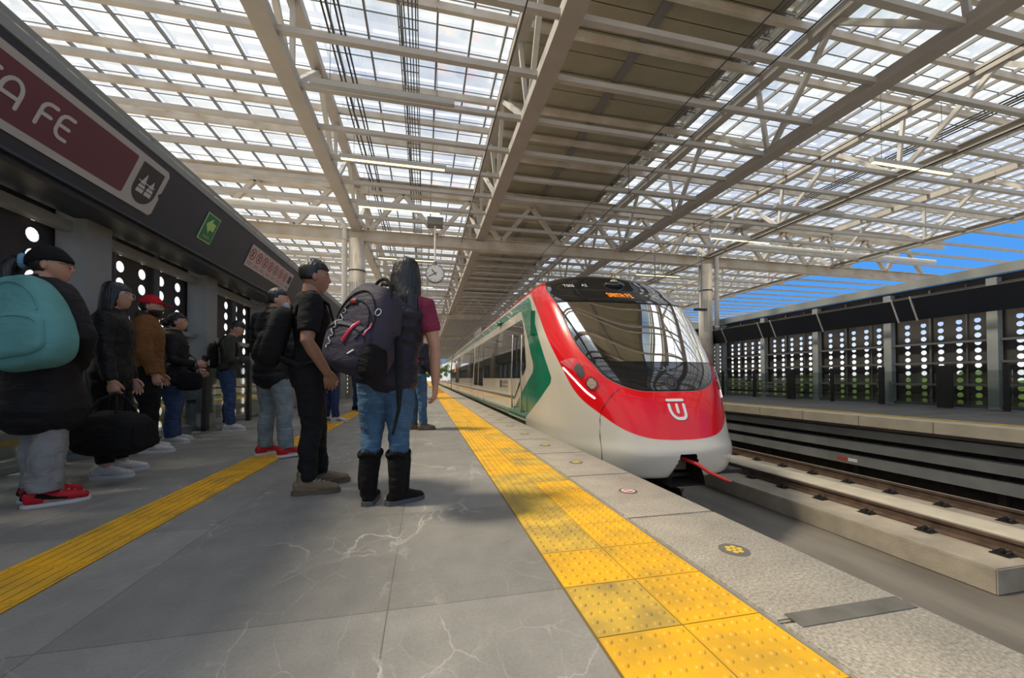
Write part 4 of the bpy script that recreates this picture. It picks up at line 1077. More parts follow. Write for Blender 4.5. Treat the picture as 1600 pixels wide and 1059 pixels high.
for s_ in (-1, 1):
    window_band('cab_side_window', 7.3, 8.6, train, lead, s_)
    for (y, z0, z1) in ((8.0, .18, 1.70), (7.2, .15, 1.62)):
        bm = bmesh.new(); p = [side(y, z0 + .02, .0, s_), side(y, z0, .06, s_), side(y, z0 + (z1 - z0) * .5, .06, s_), side(y, z1, .06, s_), side(y, z1 - .02, 0, s_)]
        tube(bm, p, .017, 8); mesh_obj('handrail', bm, M['chrome'], train, smooth=True)
    bm = bmesh.new()
    for y in (7.28, 8.06): beam(bm, side(y, .14, .004, s_), side(y, 2.02, .004, s_), .012, .006, (1, 0, 0))
    mesh_obj('cab_door_seam', bm, M['black'], train)
    sidestrip('side_emblem', [(9.42, .57), (9.58, .57), (9.58, .76), (9.42, .76)], M['gloss_black'], .004, train, .003, s_)
    bm = bmesh.new()
    for i, (tx, zz, sz) in enumerate((('EL INSURGENTE', .675, .10), ('TREN INTERURBANO', .585, .075))):
        add_text(bm, tx, sz, (lambda x, y, w_: side(9.36 - x if s_ < 0 else 8.1 + x, zz + y, .010, s_)))
    mesh_obj('side_lettering', bm, M['gloss_black'], train)
    sidestrip('dark_stripe', [(8.0, .36), (8.6, .36), (8.6, .42), (8.05, .42)], M['car_stripe'], .003, train, .003, s_)
    sidestrip('yellow_black_hatch', [(7.45, .78), (8.0, .42), (8.0, .36), (7.45, .70)], M['gloss_black'], .003, train, .003, s_)
    sidestrip('sill_strip', [(7.1, -.10), (8.6, -.10), (8.6, 0.0), (7.1, 0.0)], M['gloss_black'], .004, train, .02, s_)
    sidestrip('rear_camera', [(6.55, 1.56), (6.7, 1.56), (6.72, 2.0), (6.68, 2.0)], M['car_green'], -.03, train, .10, s_)
    bm = bmesh.new(); ellipsoid(bm, side(9.9, 2.20, .05, s_), (.06, .14, .07), 14, 8); mesh_obj('side_camera', bm, M['car_green'], train, smooth=True)
# car bodies
prof = [(-.5, 'black'), (-.10, 'gloss_black'), (.0, 'car_white'), (.04, 'car_green'), (.13, 'car_white'), (.36, 'car_stripe'), (.42, 'car_white'), (.80, 'car_white'), (1.965, 'car_white'), (2.165, 'car_green'),
        (2.385, 'car_white'), (2.455, 'car_red'), (2.52, 'car_red'), (2.60, 'car_red'), (2.64, 'car_roof'), (2.70, 'car_roof'), (2.76, 'car_roof'), (2.81, 'car_roof')]
def Wz(z): return float(np.interp(z, [q[0] for q in NR], [q[1] for q in NR]))
def car(y0, y1, lead_join):
    mats = ['black', 'gloss_black', 'car_white', 'car_green', 'car_stripe', 'car_red', 'car_roof']
    bm = bmesh.new()
    for s_ in (-1, 1):
        for (z0, mn), (z1, _m) in zip(prof, prof[1:]):
            q = [(CX + s_ * Wz(z0), y0, z0), (CX + s_ * Wz(z0), y1, z0), (CX + s_ * Wz(z1), y1, z1), (CX + s_ * Wz(z1), y0, z1)]
            f = bm.faces.new([bm.verts.new(p) for p in (q if s_ < 0 else q[::-1])]); f.material_index = mats.index(mn)
    for y in (y0, y1):
        if lead_join and y == y0: continue
        f = bm.faces.new([bm.verts.new((CX - Wz(z), y, z)) for z, _ in prof] + [bm.verts.new((CX + Wz(z), y, z)) for z, _ in prof[::-1]]); f.material_index = 0
    bm2 = bm; bmesh.ops.remove_doubles(bm2, verts=bm2.verts[:], dist=1e-5)
    o = mesh_obj('car_body', bm2, [M[k] for k in mats], train)
    d1, d2 = y0 + 3.85 if lead_join else y0 + 3.2, y1 - 6.0
    segs = []; last = y0
    for d in (d1, d2):
        segs.append((last + (0 if last == y0 and lead_join else .25), d - .06)); last = d + 2.5
    segs.append((last + .06, y1 - .35))
    for s_ in (-1, 1):
        for a, b in segs: window_band('window_band', a, b, o, None, s_)
        for d in (d1, d2):
            for h in (0, 1):
                ya = d + 1.22 * h
                dr = sidestrip('door_leaf', [(ya + .02, .03), (ya + 1.2, .03), (ya + 1.2, 2.05), (ya + .02, 2.05)], M['car_white'], .002, o, .010, s_)
                sidestrip('door_glass', [(ya + .10, .55), (ya + 1.12, .55), (ya + 1.12, 1.95), (ya + .10, 1.95)], M['window'], .012, o, .004, s_)
                sidestrip('door_stripe', [(ya + .02, .04), (ya + 1.2, .04), (ya + 1.2, .13), (ya + .02, .13)], M['car_green'], .012, o, .002, s_)
            sidestrip('door_seam', [(d + 1.2, .03), (d + 1.235, .03), (d + 1.235, 2.05), (d + 1.2, 2.05)], M['black'], .013, o, .002, s_)
            sidestrip('door_seam', [(d - .02, .0), (d + .01, .0), (d + .01, 2.1), (d - .02, 2.1)], M['chrome'], .010, o, .01, s_)
    return o
lastc = None
for i, (a, b) in enumerate(((8.6, 27.5), (28.1, 47.5), (48.1, 67.5), (68.1, 84.))):
    o = car(a, b, i == 0)
    if i == 0:
        sidestrip('orange_sticker', [(23.2, 1.15), (24.6, 1.15), (24.6, 1.65), (23.2, 1.65)], mat('orange notice', (.75, .30, .02), .5), .016, o, .003)
        bm = bmesh.new(); box(bm, CX - .9, CX + .9, 17., 19.5, 2.78, 3.05); box(bm, CX - .7, CX + .7, 11.5, 14.5, 2.76, 2.98); mesh_obj('roof_equipment', bm, M['car_roof'], o)
    if i:
        bm = bmesh.new(); box(bm, CX - 1.25, CX + 1.25, a - .62, a + .02, -.1, 2.6); mesh_obj('gangway', bm, M['black'], train)
for y in (10.2, 12.4, 24., 26.2, 31, 33.2):
    for s_ in (-1, 1):
        bm = bmesh.new(); cyl(bm, (CX + s_ * .72 - .06, y, -.52), .44, .12, 24, 'X'); mesh_obj('wheel', bm, M['rail'], train)
# ------------------------------------------------------------------ people
M['skin'] = mat('tan skin', (.40, .215, .135), .5, var=.10, vscale=14.)
M['skin_dark'] = mat('brown skin', (.285, .145, .09), .5, var=.10, vscale=14.)
M['hair'] = mat('black hair', (.0045, .0038, .0036), .38, var=.3, vscale=30., bump=.5, bscale=70., stretch=(1, 1, .12))
M['eye'] = mat('eye', (.55, .52, .48), .2); M['iris'] = mat('dark iris', (.02, .012, .01), .15)
M['lip'] = mat('lips', (.30, .11, .09), .5)
def cloth(name, c, var=.18, rough=.85, vs=6., bump=.25, bs=220., stretch=(1, 1, 1), crease=.5):
    m = bpy.data.materials.new(name); m.use_nodes = True; t = NT(m); b = t.n['Principled BSDF']
    b.inputs['Roughness'].default_value = rough; b.inputs['Specular IOR Level'].default_value = .22
    v = t.mapping(scale=stretch); k = t.ramp(t.noise(v, vs, 5), .3, .7, 1 - var, 1 + var * .6)
    rg = t.node('ShaderNodeRGB'); rg.outputs[0].default_value = (*c, 1)
    sc = t.node('ShaderNodeVectorMath', operation='SCALE'); t.link(rg.outputs[0], sc.inputs[0]); t.link(k, sc.inputs['Scale']); t.link(sc.outputs[0], b.inputs['Base Color'])
    cr = t.noise(t.mapping(scale=(1, 1, 2.2), rot=(.35, .3, 0)), 7., 4, .55, .9)
    h = t.math('ADD', t.math('MULTIPLY', cr, 1.), t.math('MULTIPLY', t.noise(v, bs, 2), .06 * bump / .25))
    bp = t.node('ShaderNodeBump'); bp.inputs['Strength'].default_value = crease; bp.inputs['Distance'].default_value = .045
    t.link(h, bp.inputs['Height']); t.link(bp.outputs[0], b.inputs['Normal']); return m
M['cl_black'] = cloth('black fabric', (.0065, .006, .0065)); M['cl_coat'] = cloth('black padded coat', (.009, .008, .009), rough=.6)
M['cl_sheen'] = cloth('black shiny quilting', (.009, .0085, .010), rough=.5)
M['cl_tee'] = cloth('black tee cotton', (.0085, .008, .010)); M['cl_blackjean'] = cloth('black denim', (.009, .009, .0105), bump=.5, bs=120)
M['cl_grey'] = cloth('grey fleece', (.235, .23, .22), var=.15, bump=.4, bs=160); M['cl_sock'] = cloth('pale sock', (.36, .35, .33))
def denim(name, c, light):
    m = bpy.data.materials.new(name); m.use_nodes = True; t = NT(m); b = t.n['Principled BSDF']; b.inputs['Roughness'].default_value = .85
    v = t.mapping(); fade = t.ramp(t.noise(v, 5., 5, .6), .35, .68)
    col = t.mix(fade, c, light)
    # whiskers: thin pale creases across the leg
    w_ = t.noise(t.mapping(scale=(1.2, 1.2, 9.)), 5., 3, .5, .6); cr = t.ramp(w_, .60, .68, 0, .45)
    col = t.mix(cr, col, tuple(min(1, x * 1.5) for x in light))
    tw = t.ramp(t.noise(t.mapping(scale=(1, 1, .35)), 320., 2), .3, .7, .82, 1.15)
    sc = t.node('ShaderNodeVectorMath', operation='SCALE'); t.link(col, sc.inputs[0]); t.link(tw, sc.inputs['Scale']); t.link(sc.outputs[0], b.inputs['Base Color'])
    bp = t.node('ShaderNodeBump'); bp.inputs['Strength'].default_value = .55; bp.inputs['Distance'].default_value = .02; t.link(w_, bp.inputs['Height']); t.link(bp.outputs[0], b.inputs['Normal'])
    return m
M['denim_mid'] = denim('mid blue denim', (.022, .060, .115), (.055, .125, .21)); M['denim_dark'] = denim('dark blue denim', (.012, .028, .075), (.028, .06, .14))
M['denim_light'] = denim('washed pale denim', (.10, .135, .155), (.20, .24, .26)); M['denim_navy'] = denim('navy trousers', (.008, .018, .07), (.014, .03, .11))
M['cl_brown'] = cloth('brown suede', (.165, .072, .022), var=.28, bump=.4); M['cl_olive'] = cloth('olive grey jacket', (.042, .044, .034)); M['cl_cap'] = cloth('red cap', (.50, .012, .022))
M['cl_vest'] = cloth('navy quilted vest', (.020, .019, .030), rough=.55); M['cl_maroon'] = cloth('maroon cotton', (.19, .025, .055)); M['cl_red'] = cloth('red knit', (.38, .01, .02))
M['cl_teal'] = cloth('teal nylon', (.10, .275, .27), var=.14, rough=.7, bump=.3, bs=60, crease=.22); M['cl_purple'] = cloth('dusky purple nylon', (.040, .035, .052), rough=.65, var=.15, crease=.3); M['cl_strap'] = cloth('black webbing', (.012, .012, .013))
M['sh_white'] = cloth('white leather', (.50, .47, .43), var=.1, rough=.5); M['sh_sole'] = mat('white sole', (.52, .50, .47), .6); M['sh_black'] = cloth('black suede', (.006, .005, .005)); M['sh_red'] = cloth('red leather', (.42, .012, .018), rough=.45)
M['sh_brown'] = cloth('tan hiking leather', (.17, .125, .075), var=.3, rough=.7); M['sh_brown_sole'] = mat('brown sole', (.10, .075, .05), .7); M['sh_grey_sole'] = mat('grey sole', (.075, .075, .075), .7)
M['scrunchie'] = cloth('pale blue scrunchie', (.16, .33, .50)); M['mask'] = mat('pale face mask', (.32, .36, .40), .7); M['phone'] = mat('phone', (.02, .02, .025), .15); M['card'] = mat('white card', (.62, .62, .60), .5)
V3 = Vector

def hand(bm, w, d, pn, side_, curl, L):
    """palm, four bent fingers and a thumb. w wrist, d pointing along the hand, pn palm-facing normal"""
    d = d.normalized(); pn = (pn - d * pn.dot(d)).normalized(); wd = d.cross(pn).normalized() * side_      # wd: towards the thumb
    pl_ = L * .50
    loft(bm, [w - d * .03, w + d * .01, w + d * pl_ * .5, w + d * pl_ * .95], [(.021, .018), (.025, .017), (.037, .016), (.038, .013)], n=12, ref=pn)
    for i, (o, fl_, r) in enumerate(((.0315, .43, .0076), (.0105, .48, .0079), (-.0105, .45, .0076), (-.0305, .36, .0068))):
        p = w + d * pl_ * (.93 - .05 * abs(i - 1.2)) + wd * o; a = 0.; pts = [p - d * .012]; dd = d
        c_ = curl * (1 + .12 * i)
        for s_, (f_, b_) in enumerate(((.45, .55), (.31, 1.0), (.24, .8))):
            a += c_ * b_; dd = d * math.cos(a) + pn * math.sin(a); p = p + dd * L * fl_ * f_ * 1.05; pts.append(p)
        loft(bm, [w + d * pl_ * .8 + wd * o] + pts[1:], [r * 1.08, r * 1.02, r * .95, r * .8], n=8, ref=wd)
    b0 = w + d * pl_ * .18 + wd * .024
    t1 = b0 + (d * .72 + wd * .62 + pn * .25).normalized() * L * .20; t2 = t1 + (d * .9 + wd * .25 + pn * .35 * (1 + curl)).normalized() * L * .17; t3 = t2 + (d * .9 + wd * .0 + pn * .5 * (1 + curl)).normalized() * L * .13
    loft(bm, [b0 - d * .01, t1, t2, t3], [.014, .0115, .0105, .008], n=8, ref=pn)

def head_fn(H, female):
    def fn(d, p):
        x, y, z = p
        if d.z < 0:
            k = -d.z; x *= 1 - (.30 if female else .22) * k ** 1.3
            if d.y < 0: y *= 1 - .42 * k
            else: y *= 1 + .72 * max(0., k - .30) ** 1.3
        if d.y > 0:
            g = d.y ** 2
            nz = max(0., 1 - abs((d.z + .20) / .26)) if d.z < -.20 else max(0., 1 - abs((d.z + .20) / .42))
            y += .0148 * H * nz * math.exp(-(d.x / .15) ** 2) * (1 if d.y > .5 else 0)
            y += .0035 * H * math.exp(-((d.z - .26) / .12) ** 2) * g
            y -= .0050 * H * math.exp(-((d.z - .06) / .11) ** 2) * math.exp(-((abs(d.x) - .36) / .17) ** 2)
            y += .0040 * H * math.exp(-((d.z + .50) / .07) ** 2) * math.exp(-(d.x / .22) ** 2); y += .0034 * H * math.exp(-((d.z + .63) / .06) ** 2) * math.exp(-(d.x / .2) ** 2)
            y += .0050 * H * math.exp(-((d.z + .86) / .12) ** 2) * math.exp(-(d.x / .3) ** 2)
        return V3((x, y, z))
    return fn

def person(label, loc, rz, H, female=False, skin='skin', lean=0., yaw_h=0., pitch_h=0., feet=None, knee=(0, 0), arms=None, bulk=1., hair=None, brow=True, twist=0., sway=0.):
    """body as one surface in the given pose; returns the root and the joints that clothing follows. +Y is the way the person faces"""
    root = tag(empty('person', (loc[0], loc[1], 0), rz), label, 'person', None)
    h = H; J = {}
    zs = 1.
    lv = lambda x, y, z: V3(((x + sway * max(0, z - .5) / .5) * h, (y + lean * max(0, z - .5)) * h, z * h))
    fw = .94 if female else 1.04
    sh = .100 if female else .115
    J['hip'] = [lv(-.052, -.005, .515), lv(.052, -.005, .515)]
    feet = feet or [(-.075, 0., 12), (.075, 0., -12)]
    J['ank'] = [V3((f[0] * h, f[1] * h, .045 * h)) for f in feet]; J['foot_a'] = [f[2] for f in feet]
    J['knee'] = [J['hip'][i].lerp(J['ank'][i], .50) + V3((0, (.012 + knee[i]) * h, 0)) for i in (0, 1)]
    tor = [(.475, .080, .060, -.004), (.515, .094 if female else .088, .068, -.006), (.555, .090 if female else .084, .062, -.002), (.61, .074 if female else .079, .054, .004), (.68, .080 if female else .086, .060, .006),
           (.745, .088 if female else .096, .064, .002), (.79, .086 if female else .097, .056, -.004), (.82, .060, .044, -.008)]
    J['tor'] = [(lv(0, y, z), rx * h * bulk, ry * h * bulk) for z, rx, ry, y in tor]
    tw = Matrix.Rotation(twist, 4, 'Z')
    J['sho'] = [tw @ lv(-sh, -.008, .803), tw @ lv(sh, -.008, .803)]
    nb, hc = lv(0, -.006, .835), lv(0, .014, .925)
    hc = hc + V3((0, pitch_h * .05 * h, 0)); J['hc'] = hc
    MH = Matrix.Translation(hc) @ Matrix.Rotation(yaw_h, 4, 'Z') @ Matrix.Rotation(-pitch_h, 4, 'X'); J['MH'] = MH
    bm = bmesh.new()
    loft(bm, [p for p, _, _ in J['tor']], [(a, b) for _, a, b in J['tor']], n=20)
    for i in (0, 1):
        hp, kn, an = J['hip'][i], J['knee'][i], J['ank'][i]
        loft(bm, [hp, hp.lerp(kn, .45), kn, kn.lerp(an, .35) + V3((0, -.006 * h, 0)), an], [.052 * h * bulk, .046 * h * bulk, .033 * h, .031 * h, .021 * h], n=12)
        a = R(J['foot_a'][i]); fdv = V3((-math.sin(a), math.cos(a), 0)); loft(bm, [an - fdv * .02 * h - V3((0, 0, .018 * h)), an + fdv * .04 * h - V3((0, 0, .022 * h)), an + fdv * .085 * h - V3((0, 0, .03 * h))], [(.022 * h, .022 * h), (.026 * h, .018 * h), (.024 * h, .012 * h)], n=10, ref=(0, 0, 1))
    J['elb'], J['wri'] = [], []
    arms = arms or [dict(), dict()]
    for i in (0, 1):
        s_ = -1 if i == 0 else 1; A = arms[i]; S = J['sho'][i]
        up_ = V3(A.get('up', (s_ * .22, -.06, -1))); fo = V3(A.get('fo', (s_ * .05, .16, -1)))
        E_ = S + up_.normalized() * .178 * h; W_ = E_ + fo.normalized() * .150 * h
        J['elb'].append(E_); J['wri'].append(W_)
        sc = .97 if female else 1.06
        loft(bm, [S + V3((-s_ * .02 * h, 0, .002 * h)), S, S.lerp(E_, .45), E_, E_.lerp(W_, .3), W_], [.030 * h * sc, .034 * h * sc, .029 * h * sc * bulk, .024 * h * sc, .0245 * h * sc, .0165 * h * sc], n=12)
        if not A.get('nohand'):
            hd = V3(A.get('hd', tuple(fo))); pn = V3(A.get('pn', (-s_ * 1., .0, .0)))
            J.setdefault('hand', {})[i] = (W_, hd.normalized(), pn)
            hand(bm, W_, hd, pn, A.get('th', s_ * (1 if True else 1)), A.get('curl', .35), .098 * h)
    loft(bm, [nb - V3((0, .006 * h, .03 * h)), nb, hc - V3((0, .012 * h, .045 * h))], [(.042 * h, .036 * h), (.031 * h, .032 * h), (.030 * h, .034 * h)], n=14)
    J['hr'] = (.0445 * h, .0570 * h, .0690 * h)
    ellipsoid(bm, (0, 0, 0), J['hr'], 44, 34, head_fn(h, female), MH)
    for s_ in (-1, 1): ellipsoid(bm, MH @ V3((s_ * .0455 * h, -.006 * h, -.006 * h)), (.006 * h, .011 * h, .0185 * h), 10, 8, None, MH.to_3x3().to_4x4())
    b = mesh_obj('body', bm, M[skin], root); remesh(b, .0048 if loc[1] < 7.2 else .007, 3, .45)
    # eyes and brows
    for s_ in (-1, 1):
        q = MH @ V3((s_ * .0165 * h, .0452 * h, .004 * h))
        bm = bmesh.new(); ellipsoid(bm, q, (.0085 * h, .0045 * h, .0042 * h), 12, 8, None, MH.to_3x3().to_4x4()); e = mesh_obj('eye', bm, M['eye'], root, smooth=True)
        bm = bmesh.new(); ellipsoid(bm, MH @ V3((s_ * .0165 * h, .0488 * h, .004 * h)), (.0036 * h, .0022 * h, .0038 * h), 10, 6, None, MH.to_3x3().to_4x4()); mesh_obj('iris', bm, M['iris'], e, smooth=True)
        if brow:
            bm = bmesh.new(); loft(bm, [MH @ V3((s_ * x * h, y * h, z * h)) for x, y, z in ((.008, .0530, .0155), (.017, .0518, .0185), (.027, .0455, .0155))], [.0022 * h, .0028 * h, .0014 * h], n=6); mesh_obj('eyebrow', bm, M['hair'], root, smooth=True)
    bm = bmesh.new(); loft(bm, [MH @ V3((x * h, y * h, -.0375 * h)) for x, y in ((-.012, .0482), (0, .0530), (.012, .0482))], [(.0024 * h, .0034 * h)] * 3, n=8, ref=(0, 0, 1)); mesh_obj('lips', bm, M['lip'], root, smooth=True)
    J['h'] = h; J['female'] = female; J['root'] = root; J['bulk'] = bulk
    return root, J

def hair_cap(J, m='hair', thick=1.10, front=.30, low=-.35, spike=0., name='hair'):
    """scalp hair: full over crown and back, tucked under the skin over the face"""
    hr = J['hr']; base = head_fn(J['h'], J['female'])
    def fn(d, p):
        p = base(d, p)
        line = front + .25 * (1 - abs(d.x)) * 0 if d.y > .15 else low + (front - low) * max(0, min(1, (d.y + .25) / .4)) ** 1.5
        f = max(0., min(1., (d.z - line) / .10 + .5)); top_ = max(0., min(1., (d.z + .5) / .9))
        k = .93 + (1.02 + (thick - 1.02) * top_ ** .8 - .93) * f
        if spike: k += spike * f * (math.sin(17 * d.x + 5 * d.y) * math.sin(15 * d.y + 3) * .5 + .5) * max(0, d.z)
        return p * k
    bm = bmesh.new(); ellipsoid(bm, (0, 0, 0), (hr[0] * 1.02, hr[1], hr[2] * 1.01), 48, 34, fn, J['MH'])
    return mesh_obj(name, bm, M[m], J['root'], smooth=True)
def long_hair(J, length=.20, w=.062, back=-.055, m='hair', over=0.):
    h = J['h']; MH = J['MH']; q = lambda x, y, z: MH @ V3((x * h, y * h, z * h))
    bm = bmesh.new()
    hr = J['hr']; base = head_fn(h, J['female'])
    def fn(d, p):
        p = base(d, p)
        line = -.9 + 1.30 * max(0., min(1., (d.y - .12) / .40)) ** .7 - .10 * (1 - abs(d.x)) * (d.y > .5)
        f = max(0., min(1., (d.z - line) / .14 + .5)); return p * (.93 + .16 * f)
    ellipsoid(bm, (0, 0, 0), hr, 40, 28, fn, MH)
    loft(bm, [q(0, -.012, .04), q(0, -.026, -.01), q(0, back * .8, -.065), q(over * .4, back, -.10), q(over, back * 1.02, -length)], [(.052 * h, .050 * h), (.060 * h, .046 * h), (w * h, .036 * h), (w * h * .98, .030 * h), (w * h * .62, .014 * h)], n=22)
    for s_ in (-1, 1): loft(bm, [q(s_ * .042, .006, .03), q(s_ * .051, -.004, -.02), q(s_ * .052, -.010, -.07), q(s_ * .048, -.02, -.10)], [(.007 * h, .026 * h), (.008 * h, .028 * h), (.010 * h, .026 * h), (.009 * h, .02 * h)], n=12)
    o = mesh_obj('hair', bm, M[m], J['root']); remesh(o, .008, 4); return o

def top(J, m, name, infl=.012, hem=.47, sleeve=1., flare=0., quilt=0., slinf=None, collar=0., fold=.012, voxel=.011, hang=0., wr=.11):
    """upper garment following torso and arms"""
    h = J['h']; bm = bmesh.new(); slinf = infl if slinf is None else slinf
    P = [(p, a + infl, b + infl) for p, a, b in J['tor']]
    z0 = P[0][0].z; lower = []
    if hem * h < z0:
        n = 5; wmax = max(P[0][1], P[1][1])
        for k in range(n):
            t = k / n; z = hem * h + (z0 - hem * h) * t
            lower.append((V3((0, P[0][0].y - hang * (1 - t), z)), wmax + flare * (1 - t), P[1][2] + .006 + flare * (1 - t)))
        P = lower + [(P[0][0], wmax, P[1][2])] + P[1:]
    else: P = [q for q in P if q[0].z >= hem * h - .02]
    if quilt:
        Q = []
        for (p, a, b), (p2, a2, b2) in zip(P, P[1:]):
            n = max(1, int(round((p2 - p).length / .018)))
            for k in range(n):
                t = k / n; z = p.z + (p2.z - p.z) * t; w_ = quilt * abs(math.sin(PI * z / .085)); Q.append((p.lerp(p2, t), a + (a2 - a) * t + w_, b + (b2 - b) * t + w_))
        P = Q + [P[-1]]
    loft(bm, [p for p, _, _ in P], [(a, b) for _, a, b in P], n=28)
    sc = .9 if J['female'] else 1.
    for i in (0, 1):
        S, E_, W_ = J['sho'][i], J['elb'][i], J['wri'][i]; s_ = -1 if i == 0 else 1
        if sleeve <= 0: continue
        path = [S + V3((-s_ * .03 * h, 0, .0)), S, S.lerp(E_, .5), E_, E_.lerp(W_, .5), W_]
        rr = [.034 * h, .040 * h * sc, .034 * h * sc * J['bulk'], .029 * h * sc, .027 * h * sc, .021 * h * sc]
        L = 1 + 4 * sleeve; keep = min(len(path), int(math.floor(L)) + 1); pp = path[:keep]; r2 = rr[:keep]
        if sleeve < 1:
            fr_ = L - math.floor(L)
            if keep < len(path) and fr_ > 0: pp = pp + [path[keep - 1].lerp(path[keep], fr_)]; r2 = r2 + [rr[keep - 1] + (rr[keep] - rr[keep - 1]) * fr_]
        r2 = [r + slinf for r in r2]
        if quilt:
            a, b = [], []
            for p, q, r, s2 in zip(pp, pp[1:], r2, r2[1:]):
                n = max(1, int((q - p).length / .018))
                for k in range(n): a.append(p.lerp(q, k / n)); b.append(r + (s2 - r) * k / n)
            acc = 0; bb = []
            for k in range(len(a)):
                if k: acc += (a[k] - a[k - 1]).length
                bb.append(b[k] + quilt * abs(math.sin(PI * acc / .075)))
            pp, r2 = a + [pp[-1]], bb + [r2[-1]]
        loft(bm, pp, r2, n=16, dome=False)
    if collar:
        c = J['tor'][-1][0]; loft(bm, [c + V3((0, .0, -.02 * h)), c + V3((0, .004 * h, .016 * h)), c + V3((0, .004 * h, (.016 + collar) * h))], [(.062 * h, .056 * h), (.046 * h, .046 * h), (.043 * h, .045 * h)], n=18, dome=False)
    o = mesh_obj(name, bm, M[m], J['root']); remesh(o, voxel, 3 if quilt else 5)
    if fold: wrinkle(o, wr, fold, 2)
    return o
def trousers(J, m, infl=.008, hem=.05, taper=1., fold=.014, topz=.60, name='trousers', calf=1., stack=0., wr=.07):
    h = J['h']; bm = bmesh.new(); b = J['bulk']
    P = [(p, a + infl, b_ + infl) for p, a, b_ in J['tor'] if p.z <= topz * h + .01]
    P[0] = (P[0][0], P[0][1] * .98, P[0][2]); loft(bm, [p for p, _, _ in P], [(a, c) for _, a, c in P], n=24)
    for i in (0, 1):
        hp, kn, an = J['hip'][i], J['knee'][i], J['ank'][i]
        end = an.lerp(kn, max(0, (hem * h - an.z) / (kn.z - an.z))) if hem * h > an.z else an - V3((0, 0, an.z - hem * h))
        mid = kn.lerp(end, .45) + V3((0, -.008 * h, 0))
        pts = [hp + V3((0, -.004 * h, .02 * h)), hp.lerp(kn, .3), hp.lerp(kn, .7), kn, mid, end]
        rr = [(.052 * h * b + infl, .060 * h * b + infl), (.051 * h * b + infl, .055 * h * b + infl), (.043 * h * b + infl, .046 * h * b + infl), .037 * h + infl, (.035 * h + infl) * calf, (.029 * h + infl) * taper]
        rr = [r if isinstance(r, tuple) else (r, r) for r in rr]
        if stack:
            a2, b2 = [], []
            for p, q, r, s_ in zip(pts, pts[1:], rr, rr[1:]):
                n = max(1, int((q - p).length / .02))
                for k in range(n):
                    t = k / n; pp = p.lerp(q, t); wv = stack * abs(math.sin(pp.z * 55 + i)) * max(0, 1 - pp.z / (.36 * h)); a2.append(pp); b2.append((r[0] + (s_[0] - r[0]) * t + wv, r[1] + (s_[1] - r[1]) * t + wv))
            pts, rr = a2 + [pts[-1]], b2 + [rr[-1]]
        loft(bm, pts, rr, n=20, dome=False)
    o = mesh_obj(name, bm, M[m], J['root']); remesh(o, .0105, 4)
    if fold: wrinkle(o, wr, fold, 2)
    return o
def shoes(J, upper, sole, L=.152, hgt=1., collar=.0, accent=None, laces=True, stripes=None, tonguem=None):
    h = J['h']
    for i in (0, 1):
        an = J['ank'][i]; a = R(J['foot_a'][i]); M4 = Matrix.Translation((an.x, an.y, 0)) @ Matrix.Rotation(a, 4, 'Z'); q = lambda x, y, z: M4 @ V3((x * h, y * h, z * h))
        bm = bmesh.new(); k = L / .152
        loft(bm, [q(0, -.036 * k, .032), q(0, -.010 * k, .036), q(0, .030 * k, .032), q(0, .068 * k, .026), q(0, .096 * k, .022)], [(.021 * h, .028 * h), (.0235 * h, .032 * h), (.0265 * h, .027 * h), (.0285 * h, .020 * h), (.022 * h, .014 * h)], n=18, ref=(0, 0, 1))
        loft(bm, [q(0, -.012, .02), q(0, -.012, .05 + collar * .5), q(0, -.012, .058 + collar)], [(.023 * h, .030 * h), (.024 * h, .030 * h), (.025 * h, .031 * h)], n=16)
        sh_ = mesh_obj('shoe', bm, M[upper], J['root']); remesh(sh_, .005, 4)
        ol = [(.0, -.056), (.020, -.046), (.0245, -.015), (.0245, .02), (.0285, .06), (.0265, .088), (.015, .108), (.0, .113)]
        ol = [(x, y * k) for x, y in ol]; ol = ol + [(-x * .96, y) for x, y in ol[-2:0:-1]]
        bm = bmesh.new(); prism(bm, ol, lambda u, v, w_: M4 @ V3((u * h * 1.04, v * h, w_)), .0105 * h * hgt + .004)
        bmesh.ops.bevel(bm, geom=bm.edges[:], offset=.003, segments=2, affect='EDGES'); mesh_obj('sole', bm, M[sole], sh_, smooth=False)
        if laces:
            bm = bmesh.new()
            for t in range(4):
                y = .022 + .014 * t; z = .061 - .0058 * t; loft(bm, [q(-.016, y * k, z - .006), q(0, y * k + .006, z + .0015), q(.016, y * k, z - .006)], [.0028 * h] * 3, n=6)
            mesh_obj('laces', bm, M[sole if accent is None else accent], sh_, smooth=True)
        if stripes:
            bm = bmesh.new()
            for s_ in (-1, 1):
                for t in range(3):
                    y = .012 + .016 * t; loft(bm, [q(s_ * .0275, y + .012, .016), q(s_ * .0245, y, .036)], [(.0035 * h, .0035 * h)] * 2, n=6)
            mesh_obj('side_stripes', bm, M[stripes], sh_, smooth=True)
        if tonguem:
            bm = bmesh.new(); loft(bm, [q(0, .088, .020), q(0, .105, .015)], [(.020 * h, .013 * h), (.015 * h, .009 * h)], n=14, ref=(0, 0, 1))
            for s_ in (-1, 1):
                loft(bm, [q(s_ * .0225, -.02, .045), q(s_ * .0265, .02, .030), q(s_ * .0285, .055, .024)], [(.004 * h, .010 * h), (.004 * h, .006 * h), (.003 * h, .004 * h)], n=8, ref=(0, 0, 1))
            loft(bm, [q(0, -.052, .030), q(0, -.046, .058)], [(.018 * h, .006 * h), (.015 * h, .006 * h)], n=12)
            mesh_obj('overlay', bm, M[tonguem], sh_, smooth=True)
def wpt(root, p):
    """root-local to world"""
    c, s = math.cos(root.rotation_euler[2]), math.sin(root.rotation_euler[2]); return V3((root.location.x + p.x * c - p.y * s, root.location.y + p.x * s + p.y * c, p.z))
